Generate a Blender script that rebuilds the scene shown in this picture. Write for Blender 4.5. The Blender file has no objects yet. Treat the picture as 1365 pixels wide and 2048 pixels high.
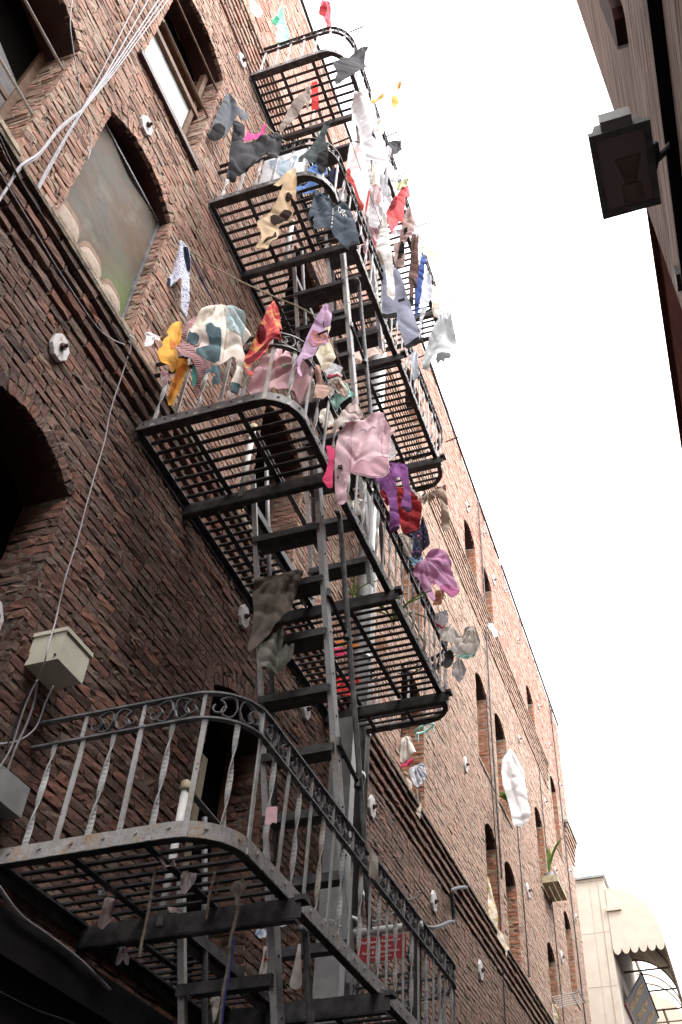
import bpy, bmesh, math, random
import numpy as np
from mathutils import Vector, Matrix, noise
from mathutils.geometry import delaunay_2d_cdt
R = math.radians
random.seed(7); RNG = np.random.default_rng(7)
S = bpy.context.scene

# ---------------------------------------------------------------- camera
cam = bpy.data.cameras.new('camera'); co = bpy.data.objects.new('camera', cam); S.collection.objects.link(co)
cam.sensor_fit = 'VERTICAL'; cam.sensor_height = 36.0; cam.lens = 1923.4/2048*36
cam.shift_x = -168.85/2048; cam.shift_y = 72.0/2048
cam.clip_start = .05; cam.clip_end = 600
right = (0.95665582, 0.29119829, -0.00363203); down = (-0.20414703, 0.66167305, -0.72146571); fwd = (-0.20768637, 0.69093584, 0.69244064)
M = Matrix((( right[0], -down[0], -fwd[0], 3.4), (right[1], -down[1], -fwd[1], 0), (right[2], -down[2], -fwd[2], 1.6), (0, 0, 0, 1)))
co.matrix_world = M; S.camera = co
S.render.resolution_x = 682; S.render.resolution_y = 1024

# ---------------------------------------------------------------- sky, sun, exposure
w = bpy.data.worlds.new('World'); S.world = w; w.use_nodes = True
nt = w.node_tree; nt.nodes.clear()
sky = nt.nodes.new('ShaderNodeTexSky'); sky.sky_type = 'NISHITA'; sky.sun_disc = False
sky.sun_elevation = R(58); sky.sun_rotation = R(60); sky.air_density = 1.0; sky.dust_density = 6.0; sky.ozone_density = 1.0
hsv = nt.nodes.new('ShaderNodeHueSaturation'); hsv.inputs['Saturation'].default_value = .12
mix = nt.nodes.new('ShaderNodeMix'); mix.data_type = 'RGBA'; mix.inputs[0].default_value = .6
bg = nt.nodes.new('ShaderNodeBackground'); bg.inputs['Strength'].default_value = .12
out = nt.nodes.new('ShaderNodeOutputWorld')
nt.links.new(sky.outputs[0], hsv.inputs['Color']); nt.links.new(hsv.outputs[0], mix.inputs[6])
mix.inputs[7].default_value = (9.7, 9.45, 9.6, 1)
nt.links.new(mix.outputs[2], bg.inputs['Color']); nt.links.new(bg.outputs[0], out.inputs[0])
sl = bpy.data.lights.new('sun', 'SUN'); sl.energy = 1.0; sl.angle = R(25); sl.color = (1, .97, .93)
so = bpy.data.objects.new('sun', sl); S.collection.objects.link(so)
so.rotation_euler = Vector((.50, -.29, .85)).to_track_quat('Z', 'Y').to_euler()
S.view_settings.view_transform = 'Standard'; S.view_settings.look = 'None'; S.view_settings.gamma = 1
S.view_settings.exposure = 0.0 + 2.2

# ---------------------------------------------------------------- materials
MATS = {}
def nodes(name):
    m = bpy.data.materials.new(name); m.use_nodes = True; t = m.node_tree; t.nodes.clear(); MATS[name] = m
    o = t.nodes.new('ShaderNodeOutputMaterial')
    return m, t, o
def N(t, kind, **kw):
    n = t.nodes.new('ShaderNode'+kind)
    for k, v in kw.items():
        if k.startswith('_'): setattr(n, k[1:], v)
        else: n.inputs[k.replace('_', ' ')].default_value = v
    return n
def noise_tex(t, scale, detail=4, rough=.6, vec=None, dist=0):
    n = N(t, 'TexNoise', Scale=scale, Detail=detail, Roughness=rough, Distortion=dist)
    if vec is not None: t.links.new(vec, n.inputs['Vector'])
    return n.outputs['Fac']
def ramp(t, fac, stops, interp='LINEAR'):
    r = t.nodes.new('ShaderNodeValToRGB'); r.color_ramp.interpolation = interp
    e = r.color_ramp.elements
    while len(e) < len(stops): e.new(.5)
    for i, (p, c) in enumerate(stops):
        e[i].position = p; e[i].color = (*c, 1) if len(c) == 3 else c
    t.links.new(fac, r.inputs[0]); return r.outputs[0]
def mixc(t, fac, a, b, mode='MIX'):
    m = t.nodes.new('ShaderNodeMix'); m.data_type = 'RGBA'; m.blend_type = mode
    for i, v in ((0, fac), (6, a), (7, b)):
        if isinstance(v, (int, float)): m.inputs[i].default_value = v
        elif isinstance(v, tuple): m.inputs[i].default_value = (*v, 1)
        else: t.links.new(v, m.inputs[i])
    return m.outputs[2]
def bump(t, h, strength, dist, normal=None):
    b = N(t, 'Bump', Strength=strength, Distance=dist); t.links.new(h, b.inputs['Height'])
    if normal: t.links.new(normal, b.inputs['Normal'])
    return b.outputs[0]
def finish(t, o, col, rough=.8, metal=0., nrm=None, spec=.3, transl=0.):
    p = N(t, 'BsdfPrincipled', Metallic=metal)
    p.inputs['Specular IOR Level'].default_value = spec
    if isinstance(rough, (int, float)): p.inputs['Roughness'].default_value = rough
    else: t.links.new(rough, p.inputs['Roughness'])
    if isinstance(col, tuple): p.inputs['Base Color'].default_value = (*col, 1)
    else: t.links.new(col, p.inputs['Base Color'])
    if nrm: t.links.new(nrm, p.inputs['Normal'])
    sh = p.outputs[0]
    if transl:
        tr = N(t, 'BsdfTranslucent')
        if isinstance(col, tuple): tr.inputs[0].default_value = (*col, 1)
        else: t.links.new(col, tr.inputs[0])
        if nrm: t.links.new(nrm, tr.inputs['Normal'])
        ms = t.nodes.new('ShaderNodeMixShader'); ms.inputs[0].default_value = transl
        t.links.new(sh, ms.inputs[1]); t.links.new(tr.outputs[0], ms.inputs[2]); sh = ms.outputs[0]
    t.links.new(sh, o.inputs[0])
def objvec(t):
    return t.nodes.new('ShaderNodeTexCoord').outputs['Object']
def geovec(t):
    return t.nodes.new('ShaderNodeNewGeometry').outputs['Position']

def brick_mat(name, reds, smear, soot, smear_amt=.5, ygrad=0, tan=None):
    m, t, o = nodes(name)
    P = geovec(t)
    a = t.nodes.new('ShaderNodeAttribute'); a.attribute_name = 'tone'
    base = ramp(t, a.outputs['Fac'], [(i/(len(reds)-1), c) for i, c in enumerate(reds)])
    n1 = noise_tex(t, 3.2, 6, .65, P); n2 = noise_tex(t, 26, 5, .7, P); n3 = noise_tex(t, 110, 3, .7, P); n4 = noise_tex(t, .45, 4, .6, P)
    col = mixc(t, ramp(t, n2, [(.40, (0, 0, 0)), (.75, (.35, .35, .35))]), base, mixc(t, .5, base, (.5, .26, .18)))
    if tan:     # the wall is built of buff brick farther along the alley
        sy = t.nodes.new('ShaderNodeSeparateXYZ'); t.links.new(P, sy.inputs[0])
        my = N(t, 'MapRange', From_Min=tan[1], From_Max=tan[2], To_Min=0., To_Max=tan[3]); t.links.new(sy.outputs[1], my.inputs[0])
        col = mixc(t, my.outputs[0], col, tan[0])
    # dried mortar smeared across the faces
    add = N(t, 'Math', _operation='MULTIPLY_ADD'); t.links.new(n1, add.inputs[0]); add.inputs[1].default_value = .8; t.links.new(n2, add.inputs[2])
    add2 = N(t, 'Math', _operation='MULTIPLY_ADD'); t.links.new(n4, add2.inputs[0]); add2.inputs[1].default_value = .35; t.links.new(add.outputs[0], add2.inputs[2])
    if ygrad:   # lime bloom is heavier toward the far end of the wall
        sx = t.nodes.new('ShaderNodeSeparateXYZ'); t.links.new(P, sx.inputs[0])
        mr = N(t, 'MapRange', From_Min=3., From_Max=13., To_Min=0., To_Max=ygrad); t.links.new(sx.outputs[1], mr.inputs[0])
        ad = N(t, 'Math', _operation='ADD'); t.links.new(add2.outputs[0], ad.inputs[0]); t.links.new(mr.outputs[0], ad.inputs[1]); add2 = ad
    sm = ramp(t, add2.outputs[0], [(1.27-smear_amt*.3, (0, 0, 0)), (1.43-smear_amt*.3, (.8, .8, .8))])
    col = mixc(t, sm, col, smear)
    n5 = noise_tex(t, 9, 6, .75, P, .6)
    col = mixc(t, ramp(t, n5, [(.55, (0, 0, 0)), (.70, (.75, .75, .75))]), col, soot)
    col = mixc(t, ramp(t, n3, [(.3, (.4, .4, .4)), (.55, (0, 0, 0))]), col, soot)
    nb = bump(t, n2, .55, .012); nb = bump(t, n3, .7, .004, nb)
    finish(t, o, col, .9, 0, nb, .2)
    return m
brick_mat('old_brick_shaded', [(.022, .015, .014), (.075, .045, .038), (.12, .062, .05), (.095, .068, .056), (.16, .068, .052), (.085, .065, .054), (.20, .09, .068), (.14, .105, .085), (.07, .038, .033)], (.185, .15, .12), (.022, .017, .015), .80, 0, ((.36, .255, .19), 7., 13., .36))  # lower wall bricks, colours darkened to stand in for the alley's shade
brick_mat('upper_brick', [(.13, .082, .066), (.26, .155, .12), (.37, .21, .16), (.33, .235, .185), (.42, .225, .17), (.39, .30, .235), (.27, .185, .15)], (.52, .425, .315), (.10, .07, .05), .80, .36, ((.46, .345, .265), 6., 13., .40))
brick_mat('top_brick', [(.34, .17, .125), (.42, .215, .16), (.48, .255, .20), (.44, .28, .225), (.52, .32, .265)], (.56, .44, .36), (.18, .11, .085), .60)
brick_mat('jamb_brick', [(.30, .12, .07), (.42, .17, .10), (.48, .21, .14), (.40, .22, .15)], (.50, .42, .30), (.12, .07, .05), .25)

def simple(name, col, col2=None, scale=6, rough=.8, bmp=.2, bscale=None, bdist=.01, metal=0, spec=.3, transl=0, lo=.4, hi=.65, obj=True):
    m, t, o = nodes(name); P = objvec(t) if obj else geovec(t)
    c = col
    if col2: c = mixc(t, ramp(t, noise_tex(t, scale, 6, .65, P), [(lo, (0, 0, 0)), (hi, (1, 1, 1))]), col, col2)
    nb = bump(t, noise_tex(t, bscale or scale*3, 5, .65, P), bmp, bdist) if bmp else None
    finish(t, o, c, rough, metal, nb, spec, transl); return m
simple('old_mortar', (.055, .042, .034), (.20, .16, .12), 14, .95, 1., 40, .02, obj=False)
simple('upper_mortar', (.17, .13, .10), (.42, .35, .27), 10, .95, 1., 40, .02, obj=False)
simple('pale_mortar', (.42, .38, .28), (.30, .25, .18), 10, .95, .8, 40, .01, obj=False)
simple('black_paint', (.006, .006, .007), (.016, .014, .014), 3, .55, .4, 12, .01, obj=False)
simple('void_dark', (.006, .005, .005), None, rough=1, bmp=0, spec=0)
simple('dark_siding', (.060, .030, .026), (.040, .020, .018), 3, .95, .2, spec=0, obj=False)
simple('shade_red', (.11, .04, .035), (.05, .025, .024), 9, .7, .3, obj=False, spec=.2)
simple('iron_dark', (.016, .015, .017), (.075, .068, .068), 9, .5, .35, 60, .004, spec=.5, obj=False)
simple('iron_grey', (.085, .085, .09), (.20, .20, .21), 11, .5, .3, 60, .003, spec=.5, obj=False)
def rusty(name, a, b, rust, s=6):
    m, t, o = nodes(name); P = geovec(t)
    c = mixc(t, ramp(t, noise_tex(t, s*2, 6, .7, P), [(.35, (0, 0, 0)), (.65, (1, 1, 1))]), a, b)
    c = mixc(t, ramp(t, noise_tex(t, s, 7, .75, P, .5), [(.52, (0, 0, 0)), (.68, (1, 1, 1))]), c, rust)
    c = mixc(t, ramp(t, noise_tex(t, 70, 4, .7, P), [(.6, (0, 0, 0)), (.68, (1, 1, 1))]), c, (.02, .018, .018))
    finish(t, o, c, .6, 0, bump(t, noise_tex(t, 60, 4, .7, P), .4, .004), .4)
rusty('iron_worn', (.30, .285, .275), (.48, .465, .45), (.36, .23, .12))
rusty('iron_edge', (.13, .125, .125), (.24, .23, .225), (.07, .06, .06))
rusty('baluster_paint', (.34, .34, .345), (.48, .48, .475), (.32, .24, .15), 4)
simple('flat_white', (.62, .60, .60), (.45, .43, .42), 8, .6, .1, obj=False)
simple('plate_paint', (.50, .48, .48), (.26, .20, .16), 22, .7, .3, obj=False, lo=.52, hi=.68)
simple('beige_stucco', (.57, .505, .425), (.50, .435, .36), 2, .9, .25, 30, .004, obj=False)
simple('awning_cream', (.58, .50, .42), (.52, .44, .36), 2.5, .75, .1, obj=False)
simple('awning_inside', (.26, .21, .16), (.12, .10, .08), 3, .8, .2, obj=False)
simple('timber_brown', (.10, .055, .035), (.17, .10, .06), 12, .7, .3, obj=False)
simple('timber_pale', (.45, .40, .26), (.26, .22, .15), 10, .8, .3, obj=False)
simple('duct_metal', (.24, .245, .25), (.33, .33, .32), 5, .4, .15, metal=.2, spec=.5, obj=False)
simple('pipe_white', (.62, .62, .60), (.42, .42, .40), 6, .5, .1, obj=False)
simple('meter_enamel', (.56, .55, .45), (.46, .44, .36), 3, .45, .05, obj=False)
simple('cable_grey', (.33, .315, .335), (.22, .205, .22), 20, .6, 0, obj=False)
simple('cable_black', (.015, .015, .018), None, 1, .5, 0)
simple('rope_tan', (.42, .36, .27), (.28, .23, .17), 40, .9, .5, 120, .004)
simple('rag_brown', (.24, .19, .16), (.12, .09, .075), 25, .9, .8, 60, .01)
simple('blue_cord', (.03, .05, .22), None, 1, .7, 0)
simple('asphalt', (.05, .05, .05), (.07, .07, .068), 8, .9, .5, 60, .01, obj=False)
simple('sign_red', (.34, .03, .035), (.28, .03, .03), 5, .5, 0)
simple('sign_black', (.10, .095, .10), (.07, .065, .07), 4, .6, 0, obj=False)
simple('gold_leaf', (.75, .55, .28), None, 1, .6, 0)
simple('text_white', (.75, .7, .7), None, 1, .6, 0)
simple('wood_peg', (.5, .36, .2), None, 1, .7, 0)
simple('leaf_green', (.09, .16, .03), (.20, .26, .06), 9, .6, 0, transl=.25)
simple('curtain_grey', (.16, .155, .16), (.10, .095, .10), 4, .8, .4, 8, .03, obj=False)
simple('board_tan', (.27, .23, .16), (.22, .19, .13), 2, .8, .1, obj=False)
simple('pipe_red', (.28, .05, .04), None, 1, .5, 0)
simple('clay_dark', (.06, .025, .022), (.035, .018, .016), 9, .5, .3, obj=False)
def panel_glass():
    m, t, o = nodes('painted_glass'); P = geovec(t)
    c = mixc(t, ramp(t, noise_tex(t, 2.3, 4, .5, P), [(.47, (0, 0, 0)), (.52, (1, 1, 1))]), (.52, .58, .58), (.85, .86, .88))
    finish(t, o, c, .25, 0, None, .5)
panel_glass()
def mesh_panel():
    m, t, o = nodes('dirty_mesh'); P = geovec(t)
    c = mixc(t, ramp(t, noise_tex(t, 2.1, 6, .65, P, .4), [(.38, (0, 0, 0)), (.62, (1, 1, 1))]), (.10, .10, .085), (.14, .085, .05))
    c = mixc(t, ramp(t, noise_tex(t, 5, 5, .6, P), [(.55, (0, 0, 0)), (.85, (1, 1, 1))]), c, (.22, .20, .15))
    sep = t.nodes.new('ShaderNodeSeparateXYZ'); t.links.new(P, sep.inputs[0])
    # weeds pressed against the lower right of the screen
    gy = N(t, 'MapRange', From_Min=2.95, From_Max=3.3); t.links.new(sep.outputs[1], gy.inputs[0])
    gz = N(t, 'MapRange', From_Min=8.85, From_Max=8.35); t.links.new(sep.outputs[2], gz.inputs[0])
    mul = N(t, 'Math', _operation='MULTIPLY'); t.links.new(gy.outputs[0], mul.inputs[0]); t.links.new(gz.outputs[0], mul.inputs[1])
    c = mixc(t, mul.outputs[0], c, (.12, .20, .04))
    wv = N(t, 'TexWave', Scale=60, Distortion=.5); wv.bands_direction = 'Y'; t.links.new(P, wv.inputs[0])
    wz = N(t, 'TexWave', Scale=60, Distortion=.5); wz.bands_direction = 'Z'; t.links.new(P, wz.inputs[0])
    c = mixc(t, ramp(t, wv.outputs['Fac'], [(.15, (.6, .6, .6)), (.4, (0, 0, 0))]), c, (.05, .045, .04))
    c = mixc(t, ramp(t, wz.outputs['Fac'], [(.15, (.6, .6, .6)), (.4, (0, 0, 0))]), c, (.05, .045, .04))
    finish(t, o, c, .7, 0, bump(t, noise_tex(t, 1.6, 3, .5, P), .6, .08), .2)
mesh_panel()
def wood_board():
    m, t, o = nodes('rough_timber'); P = geovec(t)
    mp = t.nodes.new('ShaderNodeMapping'); mp.inputs['Scale'].default_value = (1, .055, 1); t.links.new(P, mp.inputs[0])
    g = noise_tex(t, 36, 5, .7, mp.outputs[0], .35); g2 = noise_tex(t, 20, 5, .7, mp.outputs[0], .3)
    c = ramp(t, g, [(.36, (.09, .05, .05)), (.43, (.34, .24, .21)), (.50, (.66, .55, .49)), (.70, (.80, .70, .64))])
    c = mixc(t, ramp(t, g2, [(.35, (.6, .6, .6)), (.55, (0, 0, 0))]), c, (.22, .14, .12))
    c = mixc(t, ramp(t, noise_tex(t, 2.5, 4, .6, P), [(.5, (0, 0, 0)), (.75, (.35, .35, .35))]), c, (.25, .23, .15))
    finish(t, o, c, .85, 0, bump(t, g, 1., .02), .2)
wood_board()

# ---------------------------------------------------------------- mesh and scene helpers
COL = S.collection
class MB:
    def __init__(s): s.v = []; s.f = []
    def add(s, vs, fs):
        b = len(s.v); s.v += [tuple(p) for p in vs]; s.f += [tuple(i+b for i in f) for f in fs]; return s
    def box(s, x0, x1, y0, y1, z0, z1):
        return s.add([(x0,y0,z0),(x1,y0,z0),(x1,y1,z0),(x0,y1,z0),(x0,y0,z1),(x1,y0,z1),(x1,y1,z1),(x0,y1,z1)],
                     [(3,2,1,0),(4,5,6,7),(0,1,5,4),(1,2,6,5),(2,3,7,6),(3,0,4,7)])
    def bar(s, a, b, w, t, up=(0,0,1)):
        a = Vector(a); b = Vector(b); d = (b-a).normalized(); u = Vector(up)
        sd = d.cross(u)
        if sd.length < 1e-4: sd = d.cross(Vector((0, 1, 0)))
        sd.normalize(); un = sd.cross(d)
        vs = [p+sd*i*w/2+un*j*t/2 for p in (a, b) for i, j in ((-1,-1),(1,-1),(1,1),(-1,1))]
        return s.add(vs, [(0,1,2,3),(7,6,5,4),(0,4,5,1),(1,5,6,2),(2,6,7,3),(3,7,4,0)])
    def tube(s, pts, r, n=8, caps=True):
        P = [Vector(p) for p in pts]; vs = []; fs = []; prev = None
        for i, p in enumerate(P):
            d = (P[min(i+1, len(P)-1)]-P[max(i-1, 0)]).normalized()
            if prev is None: a = d.orthogonal().normalized()
            else: a = (prev-d*prev.dot(d)).normalized()
            prev = a; b = d.cross(a); rr = r[i] if isinstance(r, (list, tuple)) else r
            vs += [p+(a*math.cos(2*math.pi*k/n)+b*math.sin(2*math.pi*k/n))*rr for k in range(n)]
        for i in range(len(P)-1):
            fs += [(i*n+k, i*n+(k+1) % n, (i+1)*n+(k+1) % n, (i+1)*n+k) for k in range(n)]
        if caps: fs += [tuple(range(n))[::-1], tuple(range((len(P)-1)*n, len(P)*n))]
        return s.add(vs, fs)
    def ribbon(s, pts, nrm, w, t):
        # a flat bar following pts: w across (along nrm), t thick
        P = [Vector(p) for p in pts]; vs = []; fs = []
        for i, p in enumerate(P):
            d = (P[min(i+1, len(P)-1)]-P[max(i-1, 0)]).normalized(); n = Vector(nrm(i) if callable(nrm) else nrm); q = d.cross(n).normalized()
            vs += [p+n*a*w/2+q*b*t/2 for a, b in ((-1,-1),(1,-1),(1,1),(-1,1))]
        for i in range(len(P)-1):
            fs += [(i*4+k, i*4+(k+1) % 4, (i+1)*4+(k+1) % 4, (i+1)*4+k) for k in range(4)]
        m = (len(P)-1)*4; fs += [(3,2,1,0), (m, m+1, m+2, m+3)]
        return s.add(vs, fs)
    def build(s, name, mat, parent=None, smooth=False):
        me = bpy.data.meshes.new(name); me.from_pydata(s.v, [], s.f); me.update()
        if smooth: me.polygons.foreach_set('use_smooth', [True]*len(me.polygons))
        return link(name, me, mat, parent)
def link(name, me, mat, parent=None):
    o = bpy.data.objects.new(name, me); COL.objects.link(o)
    if me and mat:
        me.materials.append(MATS[mat] if isinstance(mat, str) else mat)
        me.validate()
    if parent: o.parent = parent; o.matrix_parent_inverse = parent.matrix_world.inverted() if parent.get('_abs') else Matrix()
    return o
def tag(o, label=None, cat=None, group=None, kind=None):
    if label: o['label'] = label
    if cat: o['category'] = cat
    if group: o['group'] = group
    if kind: o['kind'] = kind
    return o
def thing(name, label, cat, loc=(0,0,0), group=None):
    o = bpy.data.objects.new(name, None); COL.objects.link(o); o.location = loc; o.empty_display_size = .1
    return tag(o, label, cat, group)
def shift(mb, loc):   # mesh coordinates from world to an empty's frame
    mb.v = [(a-loc[0], b-loc[1], c-loc[2]) for a, b, c in mb.v]; return mb
def copy_tree(o, parent=None):
    c = o.copy(); COL.objects.link(c); c.parent = parent
    for ch in list(o.children): copy_tree(ch, c)
    return c

# ---------------------------------------------------------------- the setting
g = MB().box(-60, 60, -60, 90, -.3, 0).build('ground', 'asphalt'); tag(g, kind='structure')

# ---------------------------------------------------------------- brick building on the left
BL = thing('brick_building', 'tall old red brick building with arched windows and fire escapes along the alley', 'building', (0, 0, 0))
OPEN = [ # y0, y1, sill, spring, rise
 (2.36,3.37,4.0,6.12,.2),(5.5,6.53,3.86,6.1,.18),
 (.85,1.86,8.0,9.75,.2),(2.36,3.38,7.98,9.74,.22),(5.5,6.53,7.98,9.72,.2),(10.15,11.18,7.95,9.6,.2),(14.74,15.63,7.82,9.53,.2),(16.16,17.1,7.82,9.5,.2),(19.87,20.77,7.75,9.42,.2),
 (.85,1.86,11.05,13.1,.2),(2.36,3.38,11.05,13.08,.2),(5.5,6.53,11.0,13.05,.2),(10.1,11.12,10.85,12.8,.2),(14.58,15.48,10.76,12.62,.2),(16.1,17.08,10.7,12.68,.2),(19.87,20.78,10.72,12.54,.2),
 (22.65,23.6,9.4,11.22,.2),(22.75,23.55,12.95,14.95,.2),
 (5.5,6.53,15.3,16.8,.2),(10.1,11.1,15.3,16.6,.2),(14.21,15.17,15.06,16.47,.22),(15.76,16.67,15.06,16.46,.2),(20.25,21.12,15.06,16.22,.2)]
def roof_z(y): return 18.95-.036*(y-5)
def arch_top(o, y):
    c = (o[0]+o[1])/2; h = (o[1]-o[0])/2
    return o[3]+o[4]*(1-((y-c)/h)**2)
def brick_mesh(name, items, mat, parent):
    """items: (O, U, V, Nn, u0, u1, v0, v1, depth, fine, tone). One mesh of separately laid, slightly broken bricks."""
    V = []; F = []; T = []; base = 0
    for O, U, Vv, Nn, u0, u1, v0, v1, dp, fine, tone in items:
        if u1-u0 < .012: continue
        j = .0030 if fine else .0024
        nx, nz = (3, 2) if fine else (1, 1)
        o = RNG.normal(0, .0026); tu = RNG.normal(0, .0013); tv = RNG.normal(0, .0013)
        us = np.linspace(u0, u1, nx+1); vs = np.linspace(v0, v1, nz+1)
        uu, vv = np.meshgrid(us, vs); uu = uu.ravel(); vv = vv.ravel(); n = len(uu)
        edge = (uu == u0) | (uu == u1) | (vv == v0) | (vv == v1)
        du = RNG.normal(0, j, n); dv = RNG.normal(0, j, n); dn = RNG.normal(0, .0024, n)-edge*.003*(RNG.random(n) < .5)
        d = dp+o+tu*(uu-u0)/(u1-u0)+tv*(vv-v0)/(v1-v0)+dn
        if fine and RNG.random() < .07: d[RNG.integers(n)] -= .02
        fr = O[None]+np.outer(uu+du, U)+np.outer(vv+dv, Vv)+np.outer(d, Nn)
        ring = [i for i in range(nx+1)]+[(k+1)*(nx+1)-1 for k in range(1, nz+1)]+[nz*(nx+1)+i for i in range(nx-1, -1, -1)]+[k*(nx+1) for k in range(nz-1, 0, -1)]
        bk = O[None]+np.outer(uu[ring]+du[ring]*.4, U)+np.outer(vv[ring]+dv[ring]*.4, Vv)+(dp-.045)*Nn[None]
        V.append(fr); V.append(bk)
        for a in range(nz):
            for b in range(nx):
                q = base+a*(nx+1)+b; F.append((q, q+1, q+nx+2, q+nx+1))
        m = len(ring)
        for k in range(m):
            k2 = (k+1) % m; F.append((base+ring[k2], base+ring[k], base+n+k, base+n+k2))
        T += [tone]*(nx*nz+m); base += n+m
    if not F: return
    V = np.concatenate(V); me = bpy.data.meshes.new(name)
    me.vertices.add(len(V)); me.vertices.foreach_set('co', V.ravel())
    F = np.array(F, dtype=np.int32); me.loops.add(F.size); me.loops.foreach_set('vertex_index', F.ravel())
    me.polygons.add(len(F)); me.polygons.foreach_set('loop_start', np.arange(0, F.size, 4, dtype=np.int32)); me.polygons.foreach_set('loop_total', np.full(len(F), 4, dtype=np.int32))
    me.update(); me.attributes.new('sharp_face', 'BOOLEAN', 'FACE').data.foreach_set('value', np.ones(len(F), dtype=bool)); at = me.attributes.new('tone', 'FLOAT', 'FACE'); at.data.foreach_set('value', np.array(T, dtype=np.float32))
    return link(name, me, mat, parent)
def A(*a): return np.array(a, dtype=float)
CH = .0745; VT = .20
def course(v, k, u0, u1, blocks, O, U, Vv, Nn, dp, fine_to, h=.060, bl=.205, items=None, tone_fn=None):
    u = u0-(bl*.5 if k % 2 else 0)-RNG.random()*.02; mort = .013
    hd = k % 6 == 5
    while u < u1:
        L = (bl*.5 if hd else bl)*(1+RNG.normal(0, .05)); a = max(u, u0); b = min(u+L, u1)
        parts = [(a, b)]
        for p, q in blocks:
            np_ = []
            for x, y in parts:
                if q <= x or p >= y: np_.append((x, y)); continue
                if x < p: np_.append((x, p))
                if y > q: np_.append((q, y))
            parts = np_
        for x, y in parts:
            if y-x > .02:
                t = RNG.random() if tone_fn is None else tone_fn()
                items.append((O, U, Vv, Nn, x, y, v+RNG.normal(0, .0022), v+h+RNG.normal(0, .0028), dp, x < fine_to, t))
        u += L+mort
Y0, Y1 = -.6, 25.35
def face(name, z0, z1, mat, fine_to):
    items = []; n = int((z1-z0)/CH)
    for k in range(n):
        v = z0+k*CH; zc = v+.03
        bl = [(o[0], o[1]) if o[2] < zc < o[3] else None for o in OPEN]
        for i, o in enumerate(OPEN):
            if o[3] <= zc < o[3]+o[4]+VT+.02:
                c = (o[0]+o[1])/2; h = ((o[1]-o[0])/2+.04)*math.sqrt(max(0, 1-(zc-o[3]-.03)/(o[4]+VT-.01))) if zc > o[3]+.03 else (o[1]-o[0])/2+.04; bl[i] = (c-h, c+h)
        bl = [b for b in bl if b]
        ue = Y1
        if z1 > 18:
            ue = min(Y1, 5+(18.95-(v+CH))/.036)
        course(v, k, Y0, ue, bl, A(0,0,0), A(0,1,0), A(0,0,1), A(1,0,0), 0, fine_to, items=items)
    for o in OPEN:      # arch ring of bricks on edge
        if not (z0 < o[3] < z1): continue
        c = (o[0]+o[1])/2; h = (o[1]-o[0])/2; n = 15
        for i in range(n):
            y = o[0]+(o[1]-o[0])*(i+.5)/n; sl = -2*o[4]*(y-c)/h**2; tl = math.hypot(1, sl); tn = A(0, 1/tl, sl/tl); nn = A(0, -sl/tl, 1/tl)
            wv = (o[1]-o[0])/n*tl/2-.004
            items.append((A(0, y, arch_top(o, y)), tn, nn, A(1,0,0), -wv, wv, .002, VT/2-.006, .0, o[1] < fine_to, RNG.random()))
            items.append((A(0, y, arch_top(o, y)), tn, nn, A(1,0,0), -wv, wv, VT/2+.006, VT, .0, o[1] < fine_to, RNG.random()))
    brick_mesh(name, items, mat, BL)
face('wall', 3.62, 7.28, 'old_brick_shaded', 10)
face('wall', 7.80, 14.32, 'upper_brick', 9)
face('wall', 15.04, 18.95, 'top_brick', 0)
# mortar backing with the openings cut out
def backing(name, z0, z1, mat, ztop=None):
    outer = [(Y0, z0), (Y1, z0), (Y1, min(z1, ztop(Y1) if ztop else z1)), (Y0, z1 if not ztop else ztop(Y0))]
    polys = [outer]
    for o in OPEN:
        if o[2] > z1 or o[3] < z0: continue
        c = [(o[0], o[2]), (o[1], o[2]), (o[1], o[3])]
        for k in range(1, 8):
            y = o[1]+(o[0]-o[1])*k/8; c.append((y, arch_top(o, y)))
        c.append((o[0], o[3])); polys.append(c)
    vs = []; es = []
    for p in polys:
        b = len(vs); vs += [Vector(q) for q in p]; es += [(b+i, b+(i+1) % len(p)) for i in range(len(p))]
    rv, re, rf, *_ = delaunay_2d_cdt(vs, es, [], 1, 1e-5)
    # drop triangles inside openings
    keep = []
    for f in rf:
        cy = sum(rv[i][0] for i in f)/3; cz = sum(rv[i][1] for i in f)/3
        if not (min(v[1] for v in outer)-1e-4 <= cz): continue
        ins = any(o[0] < cy < o[1] and o[2] < cz < arch_top(o, cy) for o in OPEN)
        if not ins: keep.append(tuple(f))
    b = MB(); b.add([(-.010, v[0], v[1]) for v in rv], keep); b.build(name, mat, BL)
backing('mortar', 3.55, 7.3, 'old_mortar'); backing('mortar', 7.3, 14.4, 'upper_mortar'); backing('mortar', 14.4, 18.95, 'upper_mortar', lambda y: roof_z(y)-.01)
# corbelled belt courses
def belt(z0, rows, mat, capm, cap):
    items = []
    for k, (dz, dp) in enumerate(rows):
        course(z0+dz, k, Y0, cap[3], [], A(0,0,0), A(0,1,0), A(0,0,1), A(1,0,0), dp, 10, h=cap[4], bl=.21, items=items)
    brick_mesh('belt_course', items, mat, BL)
    MB().add([(-.02,Y0,cap[0]),(cap[2],Y0,cap[0]),(cap[2],cap[3],cap[0]),(-.02,cap[3],cap[0]),(-.02,Y0,cap[1]+.05),(cap[2],Y0,cap[1]),(cap[2],cap[3],cap[1]),(-.02,cap[3],cap[1]+.05)],
             [(3,2,1,0),(4,5,6,7),(0,1,5,4),(1,2,6,5),(2,3,7,6),(3,0,4,7)]).build('belt_ledge', capm, BL)
belt(7.285, [(0,.022),(.115,.045),(.23,.07),(.345,.095)], 'old_brick_shaded', 'old_mortar', (7.70,7.735,.115,25.1,.062))
belt(14.28, [(0,.025),(.125,.03),(.25,.04),(.375,.05),(.5,.06),(.62,.075)], 'upper_brick', 'upper_mortar', (14.97,15.01,.095,22.2,.07))
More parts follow.
